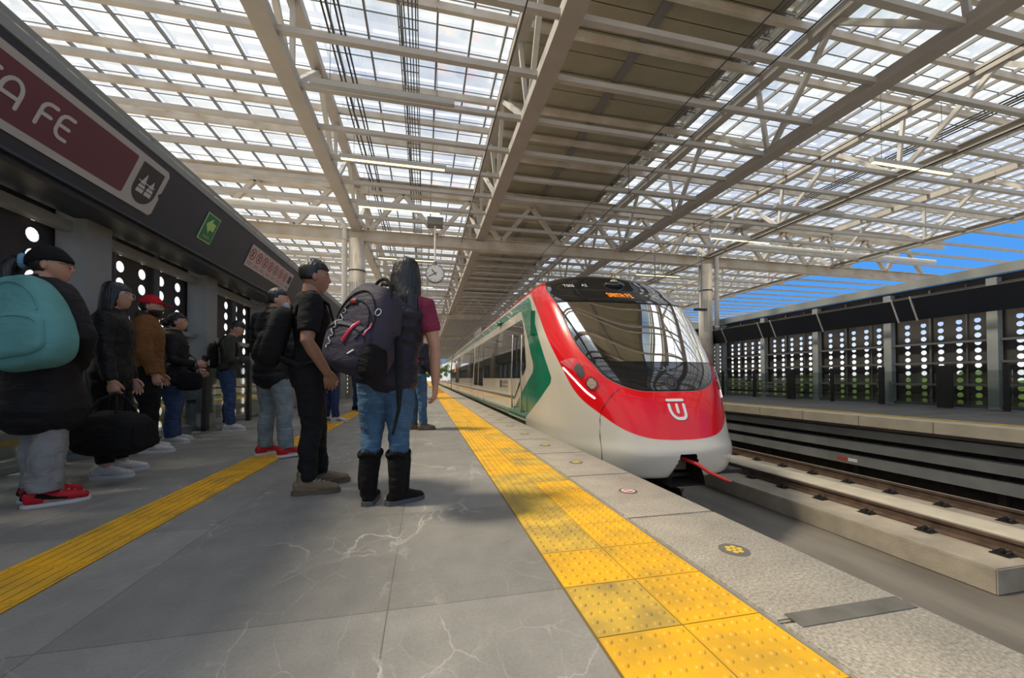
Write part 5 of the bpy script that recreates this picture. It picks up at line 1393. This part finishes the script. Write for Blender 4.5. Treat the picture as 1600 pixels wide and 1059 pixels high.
def superbox(bm, c, r, e=.5, fn=None, M4=None, nu=28, nv=18):
    f = lambda x: math.copysign(abs(x) ** e, x)
    def g(d, p):
        rr = math.hypot(d.x, d.y)
        ph = math.asin(max(-1, min(1, d.z))); th = math.atan2(d.y, d.x); q = V3((r[0] * f(math.cos(ph)) * f(math.cos(th)), r[1] * f(math.cos(ph)) * f(math.sin(th)), r[2] * f(math.sin(ph)))); return fn(q) if fn else q
    ellipsoid(bm, c, (1, 1, 1), nu, nv, g, M4)
def backpack(J, label, m, size, centre, tilt=0., roll=0., straps=(1, 1), pocket=True, zipm=None, dyaw=0., cat='backpack', taper=.16):
    """bag worn on the back; centre in the wearer's local frame, -Y is outwards"""
    root = J['root']; w = wpt(root, V3(centre)); e = tag(empty('backpack', w, root.rotation_euler[2] + dyaw), label, cat)
    RM = Matrix.Rotation(roll, 4, 'Y') @ Matrix.Rotation(tilt, 4, 'X'); sx, sy, sz = size
    def shape(q):
        t = (q.z / sz + 1) / 2; k = 1.0 - taper * max(0, t - .4) * 1.7; q = V3((q.x * k, q.y * (1 - .30 * max(0, t - .35)), q.z)); return q
    bm = bmesh.new(); superbox(bm, (0, 0, 0), (sx, sy, sz), .55, shape, RM); b = mesh_obj('bag_body', bm, M[m], e, smooth=True); wrinkle(b, .14, .012)
    fr_ = lambda x, y, z: RM @ V3((x, y, z))
    def sf(x, z, off=.003, side_=None):
        t = (z / sz + 1) / 2; k = 1.0 - taper * max(0, t - .4) * 1.7; q = max(.02, 1 - abs(z / sz) ** 3.64 - abs(x / (sx * k)) ** 3.64)
        yb = -sy * (1 - .30 * max(0, t - .35)) * q ** .275
        if pocket:
            qp = 1 - abs(x / (sx * .80)) ** 3.64 - abs((z + sz * .38) / (sz * .46)) ** 3.64
            if qp > 0: yb = min(yb, -sy * .78 - sy * .42 * qp ** .275)
        return RM @ V3((x, yb - off, z))
    if pocket:
        bm = bmesh.new(); superbox(bm, fr_(0, -sy * .78, -sz * .38), (sx * .80, sy * .42, sz * .46), .55, None, RM); p = mesh_obj('front_pocket', bm, M[m], e, smooth=True); wrinkle(p, .10, .008)
        bm = bmesh.new(); tube(bm, [sf(sx * .70 * math.cos(R(a)), -sz * .22 + sz * .20 * math.sin(R(a))) for a in range(0, 181, 12)], .0035, 6); mesh_obj('pocket_zip', bm, M[zipm or 'cl_strap'], p)
    bm = bmesh.new(); tube(bm, [sf(sx * .66 * math.cos(R(a)) * (1 - .2 * math.sin(R(a))), sz * .22 + sz * .56 * math.sin(R(a))) for a in range(-15, 196, 10)], .0042, 6); mesh_obj('main_zip', bm, M[zipm or 'cl_strap'], e)
    bm = bmesh.new(); loft(bm, [fr_(-.05, sy * .4, sz * .92), fr_(-.04, sy * .35, sz * 1.10), fr_(.04, sy * .35, sz * 1.10), fr_(.05, sy * .4, sz * .92)], [(.012, .006)] * 4, n=8); mesh_obj('grab_handle', bm, M['cl_strap'], e, smooth=True)
    iv = Matrix.Rotation(-(e.rotation_euler[2]), 4, 'Z')
    for i in (0, 1):
        if not straps[i]: continue
        S = J['sho'][i]; s_ = -1 if i == 0 else 1; h = J['h']
        L = [V3((S.x * .70, -.060 * h, S.z - .02 * h)), V3((S.x * .66, -.035 * h, S.z + .030 * h)), V3((S.x * .66, .010 * h, S.z + .036 * h)), V3((S.x * .72, .062 * h, S.z - .01 * h)), V3((S.x * .82, .080 * h, S.z - .09 * h)), V3((S.x * .98, .062 * h, S.z - .19 * h)), V3((S.x * 1.04, .0, S.z - .25 * h)), V3((S.x * .9, -.05 * h, S.z - .27 * h))]
        pts = [fr_(s_ * sx * .35, sy * .7, sz * .8)] + [iv @ (wpt(root, p) - w) for p in L] + [fr_(s_ * sx * .7, sy * .6, -sz * .6)]
        bm = bmesh.new(); loft(bm, pts, [(.028, .008)] * len(pts), n=10, ref=(0, 1, .3)); mesh_obj('shoulder_strap', bm, M['cl_strap' if m != 'cl_teal' else m], e, smooth=True)
    return e, fr_, sf

# 1 woman in a long black coat, seen from behind her right shoulder -----------------------------------
r1, J = person('woman in black beanie and long black coat with grey sweatpants and red black sneakers', (-2.40, 3.12), R(-24), 1.66, True, feet=[(-.055, .03, -24), (.06, -.02, -32)], yaw_h=R(-42), bulk=1.08,
               arms=[dict(up=(-.25, .1, -1), fo=(.1, .5, -.9)), dict(up=(.44, .16, -1), fo=(-.75, .30, -.9))])
hair_cap(J, front=.30, low=-.55, thick=1.05)
top(J, 'cl_coat', 'long_coat', .044, .36, 1., flare=.045, slinf=.022, collar=.035, fold=.010, quilt=.004)
trousers(J, 'cl_grey', .014, .055, 1.35, fold=.020, calf=1.2, topz=.48)
shoes(J, 'sh_red', 'sh_sole', L=.165, collar=.012, tonguem='sh_black')
bm = bmesh.new(); hr = J['hr']
ellipsoid(bm, (0, 0, 0), (hr[0] * 1.20, hr[1] * 1.18, hr[2] * 1.14), 40, 28, lambda d, p: p * (1. if d.z > .12 - .25 * max(0, -d.y) else .66), J['MH']); o = mesh_obj('beanie', bm, M['cl_black'], r1, smooth=True); wrinkle(o, .05, .008)
MH = J['MH']
bm = bmesh.new()
for k in range(14):
    a = 2 * PI * k / 14; ellipsoid(bm, MH @ V3((-.02 + .034 * math.cos(a), -.118, .012 + .034 * math.sin(a))), (.017, .020, .017), 10, 8)
mesh_obj('scrunchie', bm, M['scrunchie'], r1, smooth=True)
bm = bmesh.new(); loft(bm, [MH @ V3(p) for p in ((-.02, -.09, .012), (-.02, -.15, .01), (-.03, -.19, -.06), (-.03, -.185, -.16), (-.03, -.16, -.25))], [.034, .042, .058, .056, .028], n=16); o = mesh_obj('ponytail', bm, M['hair'], r1, smooth=True); wrinkle(o, .05, .02)
bm = bmesh.new()
for s_ in (-1, 1): ring2(bm, s_ * .030, .006, .020, .0225, lambda u, v, w_: MH @ V3((u, .094 + w_, v)), .003, 18)
tube(bm, [MH @ V3((.05, .092, .01)), MH @ V3((.074, .0, .012))], .002, 6); mesh_obj('glasses', bm, M['black'], r1)
backpack(J, 'teal backpack worn by the woman in the black beanie', 'cl_teal', (.205, .125, .275), (.27, -.22, 1.12), taper=.42, tilt=R(-8), roll=R(-12), zipm='cl_teal', straps=(0, 1), dyaw=R(24))
# 2 woman with long black hair and glasses ---------------------------------------------------------------
r2, J = person('woman with long black hair and glasses in all black clothes and white sneakers', (-2.52, 3.88), R(-72), 1.60, True, feet=[(-.06, .02, 18), (.085, .0, -8)], yaw_h=R(-14), bulk=1.05,
               arms=[dict(up=(-.2, .05, -1), fo=(.05, .35, -1)), dict(up=(.16, .05, -1), fo=(.05, .22, -1), curl=.9)])
long_hair(J, .23, .064, -.05)
top(J, 'cl_sheen', 'jacket', .022, .50, .98, slinf=.016, collar=.02, fold=.018, flare=.01)
trousers(J, 'cl_black', .008, .075, 1.0, calf=1.02)
shoes(J, 'sh_white', 'sh_sole', L=.158, hgt=1.5)
MH = J['MH']; bm = bmesh.new()
for s_ in (-1, 1): ring2(bm, s_ * .030, .006, .021, .0235, lambda u, v, w_: MH @ V3((u, .091 + w_, v)), .003, 18)
for s_ in (-1, 1): tube(bm, [MH @ V3((s_ * .052, .09, .01)), MH @ V3((s_ * .073, .0, .012))], .002, 6)
mesh_obj('glasses', bm, mat('pale frames', (.45, .36, .30), .3), r2)
bm = bmesh.new(); tube(bm, [V3((.004, .112, 1.05)), V3((.004, .108, 1.20)), V3((.004, .095, 1.32))], .004, 6); mesh_obj('jacket_zip', bm, M['chrome'], r2)
hw2 = wpt(r2, J['wri'][1])
# black holdall on the floor in front of her
e = tag(empty('duffel_bag', (-2.33, 3.60, .21), R(-14)), 'bulky black duffel bag held low by the woman with long hair and glasses', 'bag')
bm = bmesh.new(); superbox(bm, (0, 0, .17), (.265, .15, .165), .62); o = mesh_obj('bag_body', bm, M['cl_black'], e, smooth=True); wrinkle(o, .12, .03)
for s_ in (-1, 1):
    bm = bmesh.new(); loft(bm, [V3((-.11, s_ * .08, .31)), V3((-.07, s_ * .04, .42)), V3((0, .02, .47)), V3((.07, s_ * .04, .42)), V3((.11, s_ * .08, .31))], [(.014, .005)] * 5, n=8); mesh_obj('carry_handle', bm, M['cl_strap'], e, smooth=True)
bm = bmesh.new(); superbox(bm, (.255, 0, .16), (.025, .10, .11), .6); mesh_obj('end_pocket', bm, M['cl_black'], e, smooth=True)
# 3 man in red cap -----------------------------------------------------------------------------------------
r3, J = person('man in red cap and brown suede jacket with dark trousers and white sneakers', (-2.95, 5.02), R(-66), 1.71, False, feet=[(-.07, .0, 10), (.07, .03, -10)], yaw_h=R(-4), bulk=1.10,
               arms=[dict(up=(-.2, .05, -1), fo=(.05, .4, -1)), dict(up=(.24, .08, -1), fo=(-.02, .32, -1), curl=.6)])
hair_cap(J, front=.35, low=-.45); top(J, 'cl_brown', 'jacket', .026, .475, .98, slinf=.020, collar=.03, fold=.020, flare=.008)
trousers(J, 'cl_black', .018, .05, 1.15, fold=.02); shoes(J, 'sh_white', 'sh_sole', L=.168, hgt=1.5, accent='sh_black')
MH = J['MH']; hr = J['hr']; bm = bmesh.new()
ellipsoid(bm, (0, 0, 0), (hr[0] * 1.16, hr[1] * 1.14, hr[2] * 1.13), 36, 24, lambda d, p: p * (1. if d.z > .18 else .66), MH); cp = mesh_obj('cap', bm, M['cl_cap'], r3, smooth=True)
bm = bmesh.new(); loft(bm, [MH @ V3((0, .075, .035)), MH @ V3((0, .12, .036)), MH @ V3((0, .175, .022))], [(.072, .007), (.070, .007), (.045, .005)], n=20, ref=(0, 0, 1)); mesh_obj('cap_peak', bm, M['cl_cap'], cp, smooth=True)
bm = bmesh.new(); hb = head_fn(J['h'], False)
def bfn(d, p):
    p = hb(d, p); f = max(0., min(1., (-.30 - d.z - .35 * max(0, .25 - d.y) + .25 * max(0, .4 - abs(d.x)) * (d.z > -.6)) / .12 + .5)) * (1 if d.y > -.15 else 0)
    return p * (.93 + .115 * f)
ellipsoid(bm, (0, 0, 0), hr, 44, 34, bfn, MH); mesh_obj('beard', bm, M['hair'], r3, smooth=True)
bm = bmesh.new(); c = J['tor'][-1][0]; loft(bm, [c + V3((0, 0, -.02)), c + V3((0, -.012, .045)), c + V3((0, -.02, .085))], [(.10, .085), (.086, .08), (.072, .072)], n=20); o = mesh_obj('hood', bm, cloth('dark hood', (.05, .032, .025)), r3); remesh(o, .01, 4)
W_, hd, pn = J['hand'][1]; q = wpt(r3, W_ + hd * .10 + V3((-.02, .03, -.02)))
e = tag(empty('paper_slip', q, R(-60)), 'small white slip of paper held by the man in the red cap', 'paper'); bm = bmesh.new(); box(bm, -.02, .02, -.002, .002, -.03, .03); mesh_obj('slip', bm, M['card'], e)
# 4 woman in black jacket with card ------------------------------------------------------------------------
r4, J = person('woman in black buttoned jacket and dark jeans holding a white card', (-3.04, 5.66), R(-70), 1.62, True, feet=[(-.07, .0, 8), (.075, .0, -14)], yaw_h=R(4), bulk=1.16,
               arms=[dict(up=(-.2, .1, -1), fo=(.2, .8, -.5)), dict(up=(.22, .05, -1), fo=(-.12, .95, -.22), hd=(-.1, 1, .05), curl=.5)])
hair_cap(J, front=.42, low=-.75, thick=1.13)
bm = bmesh.new(); MH = J['MH']; ellipsoid(bm, MH @ V3((0, -.115, -.01)), (.045, .05, .05), 16, 10); mesh_obj('hair_bun', bm, M['hair'], r4, smooth=True)
top(J, 'cl_coat', 'jacket', .022, .46, .98, slinf=.014, collar=.03, fold=.016, flare=.018)
trousers(J, 'denim_dark', .014, .05, 1.15); shoes(J, 'sh_white', 'sh_sole', L=.16, hgt=1.5)
bm = bmesh.new()
for k in range(4): cyl(bm, (.03, .135 + .006 * k, 1.22 - .14 * k), .010, .012, 10, 'Y')
mesh_obj('buttons', bm, M['chrome'], r4)
W_, hd, pn = J['hand'][1]; q = wpt(r4, W_ + hd * .125 + V3((0, .0, .02)))
e = tag(empty('card', q, R(-60)), 'white card held out by the woman in the black buttoned jacket', 'card'); bm = bmesh.new(); box(bm, -.055, .055, -.002, .002, -.035, .035); mesh_obj('card_sheet', bm, M['card'], e)
hq = wpt(r4, J['elb'][1] + V3((.05, .04, 0)))
e = tag(empty('handbag', (hq.x + .13, hq.y + .06, .62), R(-70)), 'black handbag hanging beside the woman with the white card', 'bag')
bm = bmesh.new(); superbox(bm, (0, 0, .14), (.055, .13, .11), .55); o = mesh_obj('bag_body', bm, M['cl_black'], e, smooth=True); wrinkle(o, .1, .012)
bm = bmesh.new(); loft(bm, [V3((0, -.10, .22)), V3((-.02, -.05, .42)), V3((-.03, .0, .46)), V3((-.02, .05, .42)), V3((0, .10, .22))], [(.012, .005)] * 5, n=8); mesh_obj('bag_strap', bm, M['cl_strap'], e, smooth=True)
# 5 man with phone -----------------------------------------------------------------------------------------
r5, J = person('man in olive hooded jacket and jeans looking down at his phone', (-2.96, 6.84), R(-70), 1.70, False, feet=[(-.06, .0, 10), (.08, .03, -14)], yaw_h=R(-4), pitch_h=R(26), lean=.06,
               arms=[dict(up=(-.16, .1, -1), fo=(.45, .9, .12), hd=(.2, 1, .1), pn=(.3, 0, 1), curl=.6), dict(up=(.18, .12, -1), fo=(-.22, 1., .05), hd=(-.1, 1, .1), pn=(-.2, 0, 1), curl=.6)])
hair_cap(J, front=.38, low=-.35, thick=1.12, spike=.04); top(J, 'cl_olive', 'jacket', .022, .50, .97, slinf=.018, collar=.02, fold=.020)
bm = bmesh.new(); c = J['tor'][-1][0]; ellipsoid(bm, c + V3((0, -.07, -.01)), (.10, .065, .075), 18, 12); o = mesh_obj('hood', bm, M['cl_olive'], r5, smooth=True); wrinkle(o, .08, .02)
trousers(J, 'denim_dark', .010, .055, 1.05, fold=.02); shoes(J, 'sh_white', 'sh_sole', L=.165, hgt=1.3)
W_, hd, pn = J['hand'][1]; q = wpt(r5, W_ + hd * .10 + V3((-.03, .02, .025)))
e = tag(empty('phone', q, R(-70)), 'dark phone in the hands of the man in the olive jacket', 'phone'); bm = bmesh.new(); box(bm, -.036, .036, -.075, .075, -.004, .004); bmesh.ops.bevel(bm, geom=bm.edges[:], offset=.003, segments=2, affect='EDGES'); ph = mesh_obj('phone_case', bm, M['phone'], e)
bm = bmesh.new(); box(bm, -.033, .033, -.07, .07, .004, .0046); mesh_obj('screen', bm, mat('phone screen', (.05, .07, .09), .1, emit=(.5, .65, .8), estr=.3), ph)
backpack(J, 'black backpack worn by the man in the olive jacket', 'cl_black', (.13, .07, .19), (0, -.185, 1.14))
# 6 man in puffer jacket with mask --------------------------------------------------------------------------
r6, J = person('man in black puffer jacket, face mask, pale jeans and red sneakers', (-1.49, 4.42), R(-38), 1.72, False, feet=[(-.085, .0, 2), (.085, .02, -6)], yaw_h=R(-38), bulk=1.08,
               arms=[dict(up=(-.25, .05, -1), fo=(.1, .4, -1)), dict(up=(.25, .05, -1), fo=(-.1, .4, -1))])
hair_cap(J, front=.42, low=-.35, thick=1.12); top(J, 'cl_sheen', 'puffer_jacket', .036, .47, .98, slinf=.026, collar=.045, quilt=.016, fold=.008)
trousers(J, 'denim_light', .014, .05, 1.12); shoes(J, 'sh_red', 'sh_sole', L=.165, hgt=1.3, accent='sh_sole')
MH = J['MH']; bm = bmesh.new(); ellipsoid(bm, MH @ V3((0, .066, -.055)), (.062, .042, .050), 20, 14, None, MH.to_3x3().to_4x4()); mk = mesh_obj('face_mask', bm, M['mask'], r6, smooth=True)
bm = bmesh.new(); tube(bm, [MH @ V3((.055, .06, -.04)), MH @ V3((.08, -.005, -.01))], .002, 5); mesh_obj('ear_loop', bm, M['mask'], mk)
# 7 man in black t-shirt ------------------------------------------------------------------------------------
r7, J = person('man in black tee and black jeans with tan hiking shoes, hand in pocket', (-.80, 3.05), R(-70), 1.655, False, skin='skin_dark', feet=[(-.07, .055, 2), (.06, -.01, -14)], yaw_h=R(3), bulk=1.05,
               arms=[dict(up=(-.2, .05, -1), fo=(0, .3, -1)), dict(up=(.24, -.10, -1), fo=(-.16, .60, -1), hd=(-.32, .25, -1), pn=(-1, 0, 0), curl=.35)])
hair_cap(J, front=.40, low=-.28, thick=1.13, spike=.07)
top(J, 'cl_tee', 'tee_shirt', .016, .485, .40, slinf=.012, collar=.012, fold=.014)
trousers(J, 'cl_blackjean', .005, .055, .98, stack=.008, fold=.014); shoes(J, 'sh_brown', 'sh_brown_sole', L=.172, hgt=1.5, collar=.030, accent='cl_sock')
backpack(J, 'black backpack on the man in the black tee', 'cl_black', (.145, .085, .215), (0, -.215, 1.08), tilt=R(-16), zipm='cl_strap')
# 8 woman with large backpack --------------------------------------------------------------------------------
r8, J = person('woman seen from behind in navy quilted vest, blue jeans and tall black boots', (-.245, 2.66), R(-10), 1.585, True, feet=[(-.060, -.01, 6), (.058, -.02, -52)], yaw_h=R(-12), bulk=1.12, sway=.10,
               arms=[dict(up=(-.5, .2, -1), fo=(.3, .7, -1)), dict(up=(.24, -.04, -1), fo=(.0, .12, -1), hd=(-.03, .05, -1), pn=(-1, .2, 0), curl=.42)])
long_hair(J, .225, .054, -.056, over=.040)
top(J, 'cl_vest', 'quilted_vest', .027, .50, 0, quilt=.020, collar=.03, fold=.010, voxel=.009)
top(J, 'cl_maroon', 'tee_shirt', .008, .52, .32, slinf=.014, fold=.010)
trousers(J, 'denim_mid', .008, .16, 1.0, fold=.016, stack=.005, calf=1.0, topz=.58)
for i in (0, 1):
    h = J['h']; an, kn = J['ank'][i], J['knee'][i]; a = R(J['foot_a'][i]); M4 = Matrix.Translation((an.x, an.y, 0)) @ Matrix.Rotation(a, 4, 'Z'); q = lambda x, y, z: M4 @ V3((x * h, y * h, z * h))
    bm = bmesh.new()
    loft(bm, [q(0, -.030, .024), q(0, 0, .030), q(0, .04, .026), q(0, .078, .020), q(0, .102, .018)], [(.024 * h, .024 * h), (.027 * h, .030 * h), (.029 * h, .025 * h), (.030 * h, .018 * h), (.021 * h, .012 * h)], n=18, ref=(0, 0, 1))
    tp_ = an.lerp(kn, .66)
    loft(bm, [V3((an.x, an.y - .01 * h, .03 * h)), V3((an.x, an.y - .012 * h, .075 * h)), an.lerp(kn, .42) + V3((0, -.012 * h, 0)), tp_ + V3((0, -.01 * h, 0))], [(.030 * h, .036 * h), (.034 * h, .040 * h), (.040 * h, .044 * h), (.043 * h, .047 * h)], n=22, dome=False)
    bt = mesh_obj('boot', bm, M['sh_black'], r8); remesh(bt, .006, 4); wrinkle(bt, .06, .010)
    bm = bmesh.new()
    for k in range(22):
        t = 2 * PI * k / 22; ellipsoid(bm, tp_ + V3((.042 * h * math.cos(t), -.01 * h + .046 * h * math.sin(t), .006 * h * math.sin(3 * t))), (.015, .015, .017), 8, 6)
    sd_ = -1 if i == 0 else 1
    loft(bm, [V3((an.x + sd_ * .034 * h, an.y, .06 * h)), V3((an.x + sd_ * .038 * h, an.y - .004, .10 * h)), tp_ + V3((sd_ * .040 * h, 0, -.03 * h)), tp_ + V3((sd_ * .040 * h, 0, 0))], [(.016, .02), (.013, .016), (.014, .017), (.012, .016)], n=10)
    mesh_obj('fur_trim', bm, M['sh_black'], bt, smooth=True)
    ol = [(.0, -.058), (.022, -.048), (.027, -.015), (.027, .02), (.031, .06), (.028, .090), (.015, .110), (.0, .115)]; ol = ol + [(-x * .96, y) for x, y in ol[-2:0:-1]]
    bm = bmesh.new(); prism(bm, ol, lambda u, v, w_: M4 @ V3((u * h * 1.03, v * h, w_)), .028); mesh_obj('sole', bm, M['sh_grey_sole'], bt)
pk, fr_, sf = backpack(J, 'large dusky purple backpack slung on one shoulder of the woman in the vest', 'cl_purple', (.19, .140, .275), (-.04, -.25, 1.075), taper=.26, tilt=R(-6), roll=R(16), straps=(1, 0), pocket=True, dyaw=R(-22))
bm = bmesh.new(); _hp = spl([tuple(fr_(*q)) for q in ((-.03, -.02, .262), (.0, -.03, .30), (.05, -.04, .315), (.10, -.04, .27), (.125, -.04, .19), (.13, -.05, .13))], 4); loft(bm, _hp, [(.011, .007)] * len(_hp), n=8); mesh_obj('top_handle', bm, M['cl_strap'], pk, smooth=True)
bm = bmesh.new(); tube(bm, [sf(.125 + .012 * math.cos(R(a)), .115 + .02 * math.sin(R(a)), .006) for a in range(0, 361, 30)], .003, 6); mesh_obj('strap_ring', bm, M['chrome'], pk)
bm = bmesh.new(); tube(bm, [sf(.10 * math.cos(R(a)), .02 + .13 * math.sin(R(a))) for a in range(-40, 221, 13)], .0038, 6); mesh_obj('panel_seam', bm, M['cl_strap'], pk)
bm = bmesh.new(); superbox(bm, fr_(.155, -.07, -.155), (.06, .085, .10), .6); mesh_obj('mesh_side_pocket', bm, M['cl_black'], pk, smooth=True)
bm = bmesh.new(); loft(bm, [sf(.045 - .010 * k, .035 - .032 * k, .006) for k in range(5)], [(.010, .006)] * 5, n=8); mesh_obj('red_zip_pull', bm, mat('red zip pull', (.50, .02, .06), .4), pk, smooth=True)
bm = bmesh.new(); loft(bm, [sf(.118, .045 - .025 * k, .005) for k in range(4)], [(.007, .005)] * 4, n=8); mesh_obj('red_zip_pull', bm, mat('magenta zip pull', (.28, .02, .07), .4), pk, smooth=True)
bm = bmesh.new(); superbox(bm, sf(-.045, .135, .002), (.026, .009, .017), .5); lb = mesh_obj('badge', bm, mat('badge black', (.02, .02, .02), .4), pk, smooth=True)
bm = bmesh.new(); superbox(bm, sf(-.045, .138, .011), (.017, .003, .009), .5); mesh_obj('badge_red', bm, mat('badge red', (.45, .02, .03), .4), lb, smooth=True)
bm = bmesh.new(); tube(bm, [sf(-.085 + .012 * math.sin(k * 1.25), .085 - .0095 * k, .004 + .003 * math.cos(k * 1.25)) for k in range(26)], .0035, 6); mesh_obj('bungee_cord', bm, mat('pale cord', (.45, .44, .42), .6), pk)
bm = bmesh.new(); loft(bm, [fr_(.19, .04, .02), fr_(.28, .0, -.14), fr_(.345, -.02, -.27), fr_(.375, -.02, -.36), fr_(.385, -.02, -.50)], [(.028, .010), (.032, .012), (.022, .010), (.012, .007), (.010, .006)], n=8); mesh_obj('hanging_strap', bm, M['cl_strap'], pk, smooth=True)
bm = bmesh.new(); superbox(bm, sf(.075, -.135, .003), (.025, .003, .004), .5, None, Matrix.Rotation(R(-25), 4, 'Y')); mesh_obj('white_tab', bm, M['white'], pk)
# 9, 10, 11 people further along, mostly hidden ------------------------------------------------------------------
r9, J = person('person in blue jeans and brown trainers half hidden behind the woman in the vest', (-.10, 6.25), R(-60), 1.60, False, feet=[(-.05, -.02, 0), (.06, .03, -12)],
               arms=[dict(), dict(up=(.1, .1, -1), fo=(-.3, .7, -.5))])
hair_cap(J); top(J, 'cl_vest', 'jacket', .018, .52, .98); top(J, 'cl_red', 'red_hem', .014, .50, 0, fold=0); trousers(J, 'denim_mid', .010, .055, 1.1); shoes(J, 'sh_brown', 'sh_brown_sole', L=.17)
r10, J = person('person in navy trousers and white striped sneakers behind the man in the black tee', (-1.62, 7.60), R(-72), 1.62, False, feet=[(-.06, -.06, 0), (.06, .03, -8)])
hair_cap(J); top(J, 'cl_black', 'jacket', .018, .50, .98); trousers(J, 'denim_navy', .012, .06, 1.1); shoes(J, 'sh_white', 'sh_sole', L=.17, stripes='sh_black')
r11, J = person('person in dark trousers and dark shoes standing farthest down the guide strip', (-1.60, 10.2), R(-60), 1.60, False, feet=[(-.08, -.0, 10), (.09, .0, -20)])
hair_cap(J); top(J, 'cl_black', 'jacket', .018, .50, .98); trousers(J, 'denim_dark', .012, .06, 1.1); shoes(J, 'sh_black', 'sh_grey_sole', L=.17)
for r_ in (r6, r10, r11): r_.location.z = .0085      # they stand on the ribbed strip
